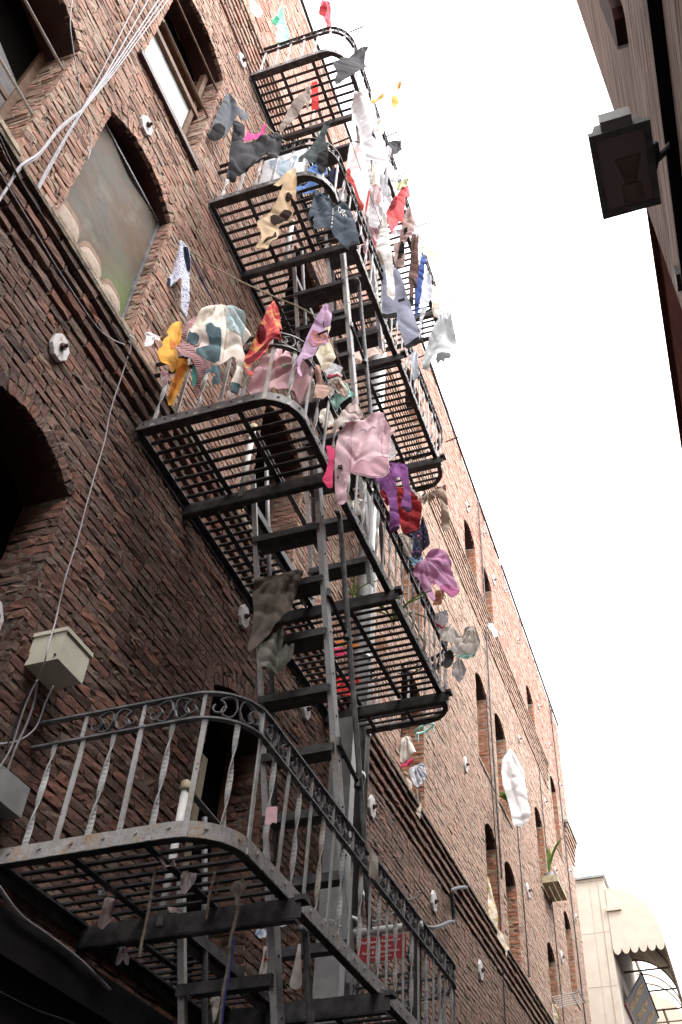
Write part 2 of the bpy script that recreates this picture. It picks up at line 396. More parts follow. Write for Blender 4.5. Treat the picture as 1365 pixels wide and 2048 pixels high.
# roof coping
cp = MB(); cp.ribbon([(.02, y, roof_z(y)+.0) for y in np.linspace(Y0, 17.8, 12)], (1,0,0), .05, .02); cp.build('coping', 'iron_dark', BL)
cp = MB(); cp.ribbon([(.03, y, roof_z(y)-.03) for y in np.linspace(18.0, Y1, 8)], (1,0,0), .05, .02); cp.build('coping', 'iron_dark', BL)
# plain back volume so that nothing shows through
bk = MB(); bk.box(-9, -.62, Y0-9, Y1, 0, 17.9); bk.add([(-.62,Y1-.005,0),(-.03,Y1-.005,0),(-.03,Y1-.005,18.15),(-.62,Y1-.005,18.15)], [(0,1,2,3),(3,2,1,0)]); bk.build('rear_wall', 'upper_mortar', BL)
# corner pier and its small cornice at the far end
items = []
for k, (dz, dp) in enumerate([(0,.02),(.13,.045),(.26,.07),(.39,.095),(.52,.12)]):
    course(13.72+dz, k, 24.2, 25.6, [], A(0,0,0), A(0,1,0), A(0,0,1), A(1,0,0), dp, 0, h=.09, bl=.4, items=items)
brick_mesh('corner_cornice', items, 'upper_brick', BL)
MB().box(-.02, .15, 24.2, 25.62, 14.37, 14.45).build('corner_ledge', 'upper_mortar', BL)
# ground floor: black painted shopfront band under a ledge
st = MB(); st.box(-.3, .01, Y0-6, Y1, 0, 3.52); st.box(-.02, .09, Y0-6, Y1, 3.40, 3.60); st.box(0, .05, Y0-6, Y1, 3.05, 3.12); st.build('shopfront_band', 'black_paint', BL)
# reveals, soffits, sills and what stands in each opening
REC = .34
for i, o in enumerate(OPEN):
    y0, y1, s, sp, rise = o
    near = y1 < 7
    rm, mm = (('old_brick_shaded', 'old_mortar') if s < 7 else ('upper_brick', 'upper_mortar')) if near else ('jamb_brick', 'pale_mortar')
    items = []; n = int((sp-s)/CH)+1
    for k in range(n):
        v = s+k*CH
        if v+.06 > sp+.01: break
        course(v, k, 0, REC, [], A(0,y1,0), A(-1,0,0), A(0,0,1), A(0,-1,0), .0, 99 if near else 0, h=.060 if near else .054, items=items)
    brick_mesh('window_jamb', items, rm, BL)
    if near:
        items = []
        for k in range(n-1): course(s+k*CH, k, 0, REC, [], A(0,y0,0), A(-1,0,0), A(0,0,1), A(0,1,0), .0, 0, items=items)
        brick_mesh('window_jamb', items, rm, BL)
    b = MB()
    b.add([(0,y1+.007,s),(-REC,y1+.007,s),(-REC,y1+.007,sp),(0,y1+.007,sp)], [(0,1,2,3)])
    b.build('jamb_mortar', mm, BL); b = MB()
    b.add([(0,y0-.012,s),(-REC,y0-.012,s),(-REC,y0-.012,sp),(0,y0-.012,sp)], [(3,2,1,0)])
    b.build('jamb_mortar', mm, BL)
    b = MB(); ys = np.linspace(y0-.01, y1+.01, 13)
    vs = [(x, y, arch_top(o, min(max(y, y0), y1))+.004) for y in ys for x in (-.004, -REC)]
    b.add(vs, [(2*k, 2*k+1, 2*k+3, 2*k+2) for k in range(12)]); b.build('arch_soffit', 'clay_dark', BL)  # dark colour stands in for the shade under the arch
    sb = MB(); sb.box(-REC, .018 if sp > 7 else .0, y0-.06, y1+.06, s-.055, s-.004)
    sb.build('window_sill', 'upper_mortar' if sp > 7 else 'old_mortar', BL)
    if i > 4 and near is False or i in (4, 11, 18):
        # bricked-up or boarded opening deep inside
        pass
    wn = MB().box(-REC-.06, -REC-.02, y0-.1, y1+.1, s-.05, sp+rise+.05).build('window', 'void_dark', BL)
    if i == 0: continue
    fr = MB()
    fr.box(-REC-.02, -REC+.03, y0, y0+.06, s, sp+.1); fr.box(-REC-.02, -REC+.03, y1-.06, y1, s, sp+.1)
    fr.box(-REC-.02, -REC+.02, y0, y1, (s+sp)/2-.03, (s+sp)/2+.03)
    fr.build('window_frame', 'timber_brown', wn)
# nearer windows in detail
d = MB(); d.add([(-.33,.9,8.1),(-.33,1.9,8.1),(-.33,1.9,9.1),(-.33,.9,9.5)], [(0,1,2,3)]); d.build('curtain', 'curtain_grey', BL)
MB().box(-.30, -.02, .86, 1.85, 8.0, 8.05).build('sill_board', 'timber_pale', BL)
MB().box(-.33, -.27, .86, 1.85, 8.05, 8.14).build('sill_board', 'timber_pale', BL)
for z, y0, y1 in ((9.34,.8,1.86),(8.5,.8,1.88)):
    MB().tube([(-.03, y0, z), (-.03, y1, z)], .012).build('window_bar', 'iron_worn', BL)
p = MB(); n = 10
vs = []; fs = []
for a in range(n+1):
    for b in range(n+1):
        vs.append((-.13+.010*math.sin(a*.9)*math.sin(b*.7+1), 2.36+1.02*a/n, 7.98+1.78*b/n))
for a in range(n):
    for b in range(n): fs.append((a*(n+1)+b, (a+1)*(n+1)+b, (a+1)*(n+1)+b+1, a*(n+1)+b+1))
p.add(vs, fs).build('insect_screen', 'dirty_mesh', BL, True)
fm = MB(); fm.box(-.15,-.11,2.36,2.385,7.98,9.76); fm.box(-.15,-.11,3.355,3.38,7.98,9.76); fm.box(-.15,-.11,2.36,3.38,9.745,9.77); fm.build('screen_frame', 'iron_grey', BL)
simple('bundle_tan', (.34, .27, .22), (.24, .18, .14), 18, .8, .4, 60, obj=False)
simple('bundle_band', (.13, .075, .045), (.20, .13, .085), 14, .8, .3, obj=False)
for k in range(3):
    ya, yb = ((2.37,2.70),(2.72,3.02),(3.04,3.31))[k]; top = 8.42-.03*k
    def slab(name, off, z1, mat, par=None):
        vs = []; fs = []; n = 12; m_ = 9
        for a in range(n+1):
            for b_ in range(m_+1):
                u = a/n; v = b_/m_; q = abs(v-.5)*2
                zt = z1-.10*q**5
                vs.append((-.115+off+.05*math.sqrt(max(0, 1-q**4))-(.03*u**6), ya+(yb-ya)*v, 7.98+(zt-7.98)*u))
        for a in range(n):
            for b_ in range(m_): i = a*(m_+1)+b_; fs.append((i, i+1, i+m_+2, i+m_+1))
        q_ = MB(); q_.add(vs, fs); return q_.build(name, mat, BL if par is None else par, True)
    s_ = slab('stored_bundle', 0, top-.07, 'bundle_tan'); slab('stored_bundle_band', -.012, top, 'bundle_band')
w2 = MB().box(-.22, -.20, 2.42, 3.33, 11.1, 12.15).build('window_pane', 'painted_glass', BL)
f2 = MB(); f2.box(-.24,-.17,3.27,3.33,11.05,13.1); f2.box(-.24,-.17,2.36,2.42,11.05,13.1); f2.box(-.24,-.15,2.36,3.38,12.12,12.2); f2.box(-.19,-.12,2.36,3.38,12.34,12.40); f2.box(-.24,-.14,2.36,3.38,11.05,11.11); f2.build('sash', 'timber_brown', BL)
for z in (12.05, 12.75): MB().tube([(-.02, 2.4, z), (-.02, 3.42, z)], .014).build('window_bar', 'timber_brown', BL)
for a in ((2.3,3.45,10.90,10.95),): MB().box(-.02,.045,*a).build('window_sill', 'clay_dark', BL)  # dark strip below the sill stands in for its shadow gap
MB().box(-.26, -.24, 5.55, 5.98, 3.86, 5.75).build('door_panel', 'board_tan', BL)
# octagonal anchor plates
PL = [(2.83,7.0,1),(5.74,6.99,1),(7.19,6.97,1),(9.14,6.94,1.15),(11.56,6.87,1.2),(13.94,6.84,1.25),(3.12,4.90,1.25),(17.2,6.78,1),
      (2.7,10.24,1),(13.5,9.99,1.2),(18.17,9.85,1.3),(21.6,9.8,1.2),(3.54,14.1,1),(12.6,13.9,.8),(18.6,13.6,.8),(21.4,13.5,.8),
      (14.54,17.17,1.3),(16.96,17.05,1.3),(19.6,17.2,.8),(22.0,16.7,.8),(23.2,16.2,.8),(16.2,17.9,.7),(18.3,17.85,.7),(24.4,15.6,.8),(24.6,11.9,.8),(24.3,13.0,.7),(11.0,13.9,.8),(8.2,17.3,.8),(21.9,11.95,.8)]
for y, z, s in PL:
    b = MB(); n = 8; r = .088*s
    ring = [(math.cos(math.pi/8+k*math.pi/4)*r, math.sin(math.pi/8+k*math.pi/4)*r*1.4) for k in range(n)]
    b.add([(.022,y+a,z+c) for a, c in ring]+[(.030,y+a*.95,z+c*.95) for a, c in ring]+[(.0,y+a,z+c) for a, c in ring],
          [tuple(range(8, 16))]+[(k, (k+1) % 8, 8+(k+1) % 8, 8+k) for k in range(8)]+[(16+k, 16+(k+1) % 8, (k+1) % 8, k) for k in range(8)])
    pl = b.build('anchor_plate', 'plate_paint', BL)
    q = MB(); q.tube([(.034,y,z),(.055,y,z)], .026*s, 6); q.tube([(.05,y,z),(.085,y,z)], .013*s, 6); q.build('bolt', 'clay_dark', pl)

# drain pipes and ducts on the wall
def pipe(name, x, y, z0, z1, r, mat, joints=()):
    b = MB(); b.tube([(x,y,z0),(x,y,z1)], r, 14); o = b.build(name, mat, BL, True)
    for z in joints:
        MB().tube([(x,y,z-.03),(x,y,z+.03)], r*1.12, 14).build('pipe_collar', mat, o, True)
pipe('drain_pipe', .2, 8.1, 3.6, 17, .10, 'duct_metal', (5.2, 6.7, 8.2, 9.7, 11.5, 13))
pipe('vent_pipe', .15, 8.42, 3.6, 17.5, .075, 'pipe_white', (5.6, 7.4, 9.9))
b = MB(); b.box(.24,.46,7.34,7.46,3.9,6.9); b.build('flat_duct', 'duct_metal', BL)
b = MB(); b.tube([(.22,7.55,3.6),(.22,7.55,4.4)], .11, 14); b.build('drain_pipe', 'duct_metal', BL, True)
for y, z0, z1, dx in ((15.62,9,18.4,.04),(15.35,5.5,12.6,.03),(23.9,7,18,.05),(17.55,8,12.2,.02),(20.95,8,14.3,.02)):
    pts = [(dx, y+.05*math.sin(z*.9), z) for z in np.linspace(z0, z1, 12)]
    MB().tube(pts, .02 if dx > .035 else .011, 6).build('wall_conduit', 'cable_black' if dx < .035 else 'iron_dark', BL)

# ---------------------------------------------------------------- fire escape balconies and stairs
XO, YN, YF, RC = 1.25, 3.77, 8.17, .30
L1 = XO-RC; LA = math.pi/2*RC; L2 = YF-YN-2*RC
LT = 2*L1+2*LA+L2
def path(s):   # point and tangent of the balcony's rounded rim at arc length s
    if s <= L1: return (s, YN), (1, 0)
    s -= L1
    if s <= LA: a = s/RC; return (L1+RC*math.sin(a), YN+RC*(1-math.cos(a))), (math.cos(a), math.sin(a))
    s -= LA
    if s <= L2: return (XO, YN+RC+s), (0, 1)
    s -= L2
    if s <= LA: a = s/RC; return (L1+RC*math.cos(a), YF-RC+RC*math.sin(a)), (-math.sin(a), math.cos(a))
    s -= LA
    return (L1-s, YF), (-1, 0)
SS = sorted(set(list(np.linspace(0, L1, 4))+list(np.linspace(L1, L1+LA, 10))+list(np.linspace(L1+LA, L1+LA+L2, 12))+list(np.linspace(L1+LA+L2, LT-L1, 10))+list(np.linspace(LT-L1, LT, 4))))
def rim(z, w, t):   # w tall, t thick
    b = MB(); pts = [(*path(s)[0], z) for s in SS]; b.ribbon(pts, (0,0,1), w, t); return b
def baluster_mesh(twist, h):
    b = MB(); n = 26 if twist else 3
    pts = [(0,0,h*i/n) for i in range(n+1)]
    if twist:
        ang = lambda i: (0 if i/n < .06 else (math.pi*2.0)*((i/n-.06)/.88) if i/n < .94 else math.pi*2.0)
        b.ribbon(pts, lambda i: (math.cos(ang(i)), math.sin(ang(i)), 0), .030, .008)
    else: b.ribbon(pts, (1,0,0), .028, .010)
    b.box(-.016,.016,-.012,.012,-.03,.0); return b
def scroll_mesh(s0, L, flip, h=.155):
    # a bent C scroll in the frieze between the two rails, following the rim
    pts = []
    r0 = .050
    for i in range(16):   # inner spiral
        a = -math.pi*.2+i/15*math.pi*1.75; r = .018+(r0-.018)*i/15
        pts.append((r0+.015+r*math.cos(a+math.pi*.9), .066+r*math.sin(a+math.pi*.9)))
    x0, y0 = pts[-1]
    for i in range(1, 9):
        f = i/8; pts.append((x0+(L-.03-x0)*f, y0+(h-.012-y0)*math.sin(f*math.pi/2)))
    xe, ye = pts[-1]
    pts += [(L-.012, h-.03), (L-.004, h*.5), (L-.02, h*.2), (L-.045, .012), (L-.075, .02), (L-.092, .045), (L-.080, .072), (L-.06, .07)]
    if flip: pts = [(L-x, y) for x, y in pts]
    P3 = []; T = []
    for u, v in pts:
        (x, y), (tx, ty) = path(min(max(s0+u, 0), LT)); P3.append((x, y, v)); T.append((ty, -tx, 0))
    b = MB(); b.ribbon(P3, lambda i: T[i], .022, .005); return b
BT = {t: None for t in (True, False)}
LEV = [('A', 3.80), ('B', 7.23), ('C', 10.83), ('D', 14.20)]
wherelab = {
 'A': 'lowest fire escape balcony, with scrollwork railing and paper rags caught in its grating',
 'B': 'second fire escape balcony, its near rail hung with yellow, red and pink clothes',
 'C': 'third fire escape balcony, with khaki and navy clothes hanging over its near corner',
 'D': 'topmost fire escape balcony, seen against the white sky'}
def balcony(key, z0):
    T = thing('fire_escape_balcony', wherelab[key], 'fire escape', (0, 3.77, z0), 'iron balconies of the fire escape')
    loc = (0, 3.77, z0); dark = 'iron_dark'
    B = lambda mb, name, mat, sm=False, par=T: shift(mb, loc).build(name, mat, par, sm)
    worn = 'iron_worn' if key == 'A' else 'iron_edge'
    b = rim(z0+.05, .085, .010)
    for s in np.arange(.06, LT, .18):
        (x, y), (tx, ty) = path(s); b.tube([(x-ty*-.004, y-tx*.004, z0+.06), (x+ty*.014, y-tx*.014, z0+.06)], .011, 6)
    B(b, 'rim_plate', worn)
    b = MB()
    b.box(0, .05, YN+.01, YF-.01, z0+.0, z0+.012); b.box(.0, .012, YN+.01, YF-.01, z0-.06, z0)
    for pts in ([(*path(s)[0], z0+.008) for s in SS],):
        ins = [((p[0]-path(s)[1][1]*.025), (p[1]+path(s)[1][0]*.025), p[2]) for s, p in zip(SS, pts)]
        b.ribbon(ins, lambda i: (path(SS[i])[1][1], -path(SS[i])[1][0], 0), .05, .008)
    B(b, 'angle_frame', dark)
    # gratings
    def xmax(y):
        if y < YN+RC: return L1+math.sqrt(max(0, RC**2-(RC-(y-YN))**2))-.02
        if y > YF-RC: return L1+math.sqrt(max(0, RC**2-(RC-(YF-y))**2))-.02
        return XO-.02
    bays = [(YN+.07, 4.52, 0), (4.66, 6.0, 1), (6.12, 7.60, 0), (7.76, YF-.05, 0)]
    b = MB()
    for ya, yb, hole in bays:
        n = max(2, round((yb-ya)/.092)); 
        for i in range(n+1):
            y = ya+(yb-ya)*i/n; jig = random.uniform(-.004, .004); zz = z0+.024+random.uniform(-.002, .002)
            xm = .50 if hole else xmax(y)
            b.add([(.01,y-.0155,zz),(xm,y-.0155+jig,zz),(xm,y+.0155+jig,zz),(.01,y+.0155,zz),(.01,y-.0155,zz+.012),(xm,y-.0155+jig,zz+.012),(xm,y+.0155+jig,zz+.012),(.01,y+.0155,zz+.012)],
                  [(3,2,1,0),(4,5,6,7),(0,1,5,4),(1,2,6,5),(2,3,7,6),(3,0,4,7)])
    B(b, 'floor_grating', dark)
    b = MB()
    for ya, yb, hole in bays:
        xs = (.2,) if hole else (.40, .82)
        for x in xs: b.box(x-.022, x+.022, ya-.06, yb+.06, z0+.010, z0+.022)
        if hole: b.box(.47, .52, ya-.06, yb+.06, z0+.008, z0+.016); b.box(.512, .520, ya-.06, yb+.06, z0+.016, z0+.075)
    B(b, 'grating_support', dark)
    if key in 'AB':
        b = MB(); b.box(.44, .475, 4.66, 6.0, z0-.004, z0+.006); b.box(.475, .483, 4.66, 6.0, z0-.055, z0-.0); B(b, 'opening_angle', 'iron_grey')
    for y in (4.57, 6.05, 7.67):
        b = MB(); b.box(0, 1.33, y-.004, y+.006, z0-.105, z0+.0); b.box(0, 1.33, y-.0, y+.07, z0-.0+.001, z0+.009); b.box(0, 1.30, y-.0, y+.05, z0-.113, z0-.105)
        b.box(1.30, 1.36, y-.03, y+.06, z0-.02, z0+.01)
        bm_ = B(b, 'bracket_beam', dark)
    for h, nm in ((.685, 'lower_rail'), (.845, 'top_rail')):
        b = MB(); pts = [(*path(s)[0], z0+h) for s in SS]
        b.ribbon(pts, lambda i: (path(SS[i])[1][1], -path(SS[i])[1][0], 0), .036, .012); 
        if nm == 'top_rail': b.ribbon(pts, (0,0,1), .02, .008)
        B(b, nm, 'iron_grey' if key == 'A' else 'iron_dark')
    # balusters: one flat, one twisted, in turn
    k = 0
    for s in np.arange(.14, LT-.05, .18):
        tw = k % 2 == 0; k += 1
        if BT[tw] is None:
            o = baluster_mesh(tw, .665).build('baluster', 'baluster_paint', T); BT[tw] = o.data
        else: o = link('baluster', BT[tw], None, T)
        (x, y), (tx, ty) = path(s); o.location = (x, y-3.77, .035); o.rotation_euler = (random.uniform(-.012, .012), random.uniform(-.012, .012), math.atan2(ty, tx))
    for i, s in enumerate(np.arange(.32-.02, LT-.4, .36)):
        b = scroll_mesh(s+.01, .175, False); sh = [(a, c, d+z0+.69) for a, c, d in b.v]; b.v = sh
        sc = B(b, 'scroll', 'iron_grey' if key == 'A' else 'iron_dark')
        b = scroll_mesh(s+.19, .175, True); b.v = [(a, c, d+z0+.69) for a, c, d in b.v]
        B(b, 'scroll', 'iron_grey' if key == 'A' else 'iron_dark')
        b = MB(); (x, y), _ = path(s); b.bar((x,y,z0+.69), (x,y,z0+.84), .02, .008, (0,1,0)); B(b, 'rail_post', 'baluster_paint')
    return T
for k, z in LEV: balcony(k, z)

def stair(zl, zu, label, nm):
    loc = (.8, 5.3, zl)
    T = thing('fire_escape_stair', label, 'stair', loc, 'steep iron stairs of the fire escape')
    ya, za, yb, zb = 4.66, zu+.22, 6.00, zl+.03
    sl = (yb-ya)/(za-zb)
    Y = lambda z: ya+(za-z)*sl
    for x in (.53, 1.10):
        b = MB(); b.bar((x,ya,za), (x,yb,zb), .09, .010, (1,0,0))
        b.bar((x+(.015 if x < .8 else -.015),ya-.045,za), (x+(.015 if x < .8 else -.015),yb-.045,zb), .006, .04, (1,0,0)); shift(b, loc)
        st = b.build('stringer', 'baluster_paint', T)
        q = MB()
        for i in range(12):
            z = zb+(za-zb)*(i+.5)/12; q.tube([(x-.012,Y(z),z),(x+.012,Y(z),z)], .009, 6)
        shift(q, loc).build('stringer_bolt', 'iron_dark', st)
    n = 8
    for i in range(n):
        z = zb+.22+(zu-zb-.15)*i/n; y = Y(z); tl = random.uniform(-.006, .006)
        b = MB(); b.box(.535, 1.095, y-.07, y+.14, z+tl, z+.008+tl); b.box(.535, 1.095, y-.076, y-.068, z-.055+tl, z+.008+tl)
        shift(b, loc).build('tread', 'iron_dark', T)
    hz0, hz1 = zl+1.05, zu+.05
    b = MB(); pts = [(1.13, Y(hz1)+.30, hz1-.03), (1.13, Y(hz1)+.37, hz1-.02)]+[(1.13, Y(z)+.37, z) for z in np.linspace(hz1-.07, hz0, 5)]+[(1.13, Y(hz0-.5)+.37, hz0-.6)]
    b.tube(pts, .021, 10); h = shift(b, loc).build('handrail', 'iron_grey', T, True)
    for z in (zu-.85, zl+1.5):
        b = MB(); b.tube([(1.11,Y(z),z),(1.13,Y(z)+.36,z-.12)], .017, 8); b.tube([(1.10,Y(z),z-.03),(1.10,Y(z),z+.04)], .03, 8); b.tube([(1.13,Y(z)+.36,z-.16),(1.13,Y(z)+.36,z-.08)], .028, 8)
        shift(b, loc).build('handrail_bracket', 'iron_dark', h)
    b = MB(); pts = [(.50, Y(zl+1.2)+.35, zl+.9), (.50, Y(zu)+.35, zu), (.50, Y(zu+.6)+.33, zu+.72)]
    b.tube(pts, .019, 10); shift(b, loc).build('handrail', 'iron_grey', T, True)
    return T
stair(3.83, 7.25, 'steep iron stair from the lowest balcony to the second, brown cloth slung on its treads', 'A')
stair(7.26, 10.85, 'steep iron stair between the second and third balconies, behind the pink and white laundry', 'B')
stair(10.86, 14.2, 'steep iron stair between the third and topmost balconies', 'C')
stair(.6, 3.82, 'iron stair hanging below the opening of the lowest balcony', 'D')
for (k_, z_), lb in zip(LEV[1:], ('second', 'third', 'topmost')):
    T = thing('clothes_line', 'thin pale clothes line on short iron arms outside the front rail of the %s balcony' % lb, 'clothes line', (1.25, 6, z_+.86))
    b = MB(); P_ = [(.17, y, .03-.05*math.sin((y+2.1)*math.pi*1.0)**2) for y in np.linspace(-2.1, 2.15, 24)]; b.tube(P_, .004, 5); b.build('line', 'rope_tan', T)
    for y in (-2.1, -.68, .74, 2.15): b = MB(); b.bar((-.01,y,-.01), (.18,y,.035), .016, .008); b.build('arm', 'iron_dark', T)
# guard posts beside each stair opening
for zi, (k, z) in enumerate(LEV):
    T = thing('guard_post', {'A': 'white capped pipe post with sloping bar beside the stair opening of the lowest balcony', 'B': 'white capped pipe post with bar on the second balcony', 'C': 'white pipe post with bar on the third balcony', 'D': 'white pipe post on the topmost balcony'}[k], 'post', (.5, 4.57, z), 'pipe posts at the stair openings')
    b = MB(); b.tube([(0,0,-.05),(0,0,.78)], .024, 12); p = b.build('post', 'pipe_white', T, True)
    b = MB(); b.tube([(0,0,.775),(0,0,.79),(0,0,.83),(0,0,.845)], [.033,.035,.033,.015], 12); b.build('cap', 'timber_pale', p, True)
    b = MB(); b.bar((0,.02,.80), (.0,1.55,.75 if k != 'A' else .72), .008, .045, (1,0,0)); b.build('guard_bar', 'iron_grey', T)
# hooped lower ladder with chain, stored by the lowest balcony
T = thing('drop_ladder', 'stored drop ladder with pipe rungs and toothed side strips behind the lowest railing', 'ladder', (.95, 7.0, 3.0))
for x in (-.27, .27): MB().box(x-.02, x+.02, -.03, .03, -.2, 1.55).build('side_rail', 'iron_dark', T)
for k in range(13):
    z = -.1+.125*k; MB().tube([(-.25,0,z),(.2,0,z)], .013, 8).build('rung', 'iron_grey', T, True)
b = MB(); b.box(.215, .235, -.025, -.015, -.17, 1.5)
for k in range(26):
    z = -.15+.062*k; b.box(.205, .245, -.05, -.018, z, z+.034)
b.build('toothed_strip', 'iron_dark', T)
MB().tube([(-.32,-.05,1.6),(.32,-.05,1.6)], .03, 12).build('release_bar', 'pipe_white', T, True)
for z, t in ((1.42, 0),):
    sg = MB().box(-.2, .2, -.075, -.07, 1.36, 1.54).build('sign_plate', 'sign_red', T)
    for tx, sz, zz in (('Pull Here to Remove Bar', .030, 1.495), ('GENTLY down', .026, 1.455), ('Stove & Kitchen Works', .030, 1.415), ('Fire escapes and repairs', .018, 1.385)):
        cu = bpy.data.curves.new('lettering', 'FONT'); cu.body = tx; cu.size = sz; cu.align_x = 'CENTER'; cu.extrude = .001; cu.space_character = 1.02
        tmp = bpy.data.objects.new('tmp', cu); COL.objects.link(tmp); bpy.context.view_layer.update(); me = bpy.data.meshes.new_from_object(tmp.evaluated_get(bpy.context.evaluated_depsgraph_get())); bpy.data.objects.remove(tmp); me.materials.clear(); me.materials.append(MATS['text_white']); c = bpy.data.objects.new('lettering', me); COL.objects.link(c); c.parent = sg; c.location = (0, -.078, zz); c.rotation_euler = (R(90), 0, 0)
def chain(name, pts, label, step=.05):
    P = [Vector(p) for p in pts]; b = MB(); k = 0; d = 0
    for i in range(len(P)-1):
        L = (P[i+1]-P[i]).length; n = max(1, int(L/step)); dr = (P[i+1]-P[i]).normalized()
        for j in range(n):
            c = P[i].lerp(P[i+1], (j+.5)/n); k += 1
            s = dr.orthogonal().normalized(); s = s if k % 2 else dr.cross(s)
            b.tube([c+dr*math.cos(a)*step*.62+s*math.sin(a)*step*.33 for a in np.linspace(0, 2*math.pi, 11)], step*.1, 5, False)
    o = b.build(name, 'iron_worn'); tag(o, label, 'chain')
chain('chain', [(.35,6.55,4.82),(.52,6.75,4.66),(.72,6.95,4.62),(.95,7.05,4.75),(1.2,7.15,4.95)], 'rusty iron chain slung behind the railing of the lowest balcony')

# ---------------------------------------------------------------- wall fittings
T = thing('junction_box', 'cream metal meter box mounted on the brick wall beside the dark arched opening', 'meter box', (0, 3.5, 4.86))
b = MB(); b.box(.0,.215,.0,.25,.0,.195); b.build('box_body', 'meter_enamel', T)
MB().box(-.0,.225,-.01,.26,.195,.222).build('lid', 'meter_enamel', T)
MB().tube([(.19,-.002,.03),(.19,-.008,.03)], .008, 8).build('screw', 'iron_dark', T)
T = MB().box(0, .10, 3.42, 3.73, 4.03, 4.2).build('wall_box', 'duct_metal'); tag(T, 'small grey metal box on the wall above the near end of the lowest balcony', 'metal box')
for i, (y, z, lab) in enumerate([(3.35, 7.83, 'white'), (4.38, 5.65, 'rusty ring below the balcony'), (3.66, 7.52, 'black')]):
    b = MB(); b.tube([(.03+.02*math.sin(a*2), y+.05*math.cos(a), z+.05*math.sin(a)) for a in np.linspace(0, 2*math.pi, 18)], .006 if i else .01, 6, False)
    o = b.build('wall_ring', ['cable_grey', 'timber_brown', 'cable_black'][i]); tag(o, ['pale wire loop at the end of the belt course cable', 'rusty brown iron ring fixed in the brick wall', 'thin black wire ring on the belt course'][i], 'ring')
def cable(name, pts, r, mat, label, cat='cable', n=8):
    P = [Vector(p) for p in pts]; out = []
    for i in range(len(P)-1):   # catmull rom
        p0 = P[max(i-1, 0)]; p1 = P[i]; p2 = P[i+1]; p3 = P[min(i+2, len(P)-1)]
        for k in range(n):
            t = k/n; out.append(.5*((2*p1)+(p2-p0)*t+(2*p0-5*p1+4*p2-p3)*t*t+(-p0+3*p1-3*p2+p3)*t**3))
    out.append(P[-1]); b = MB(); b.tube(out, r, 7); o = b.build(name, mat, None, True); tag(o, label, cat); return o
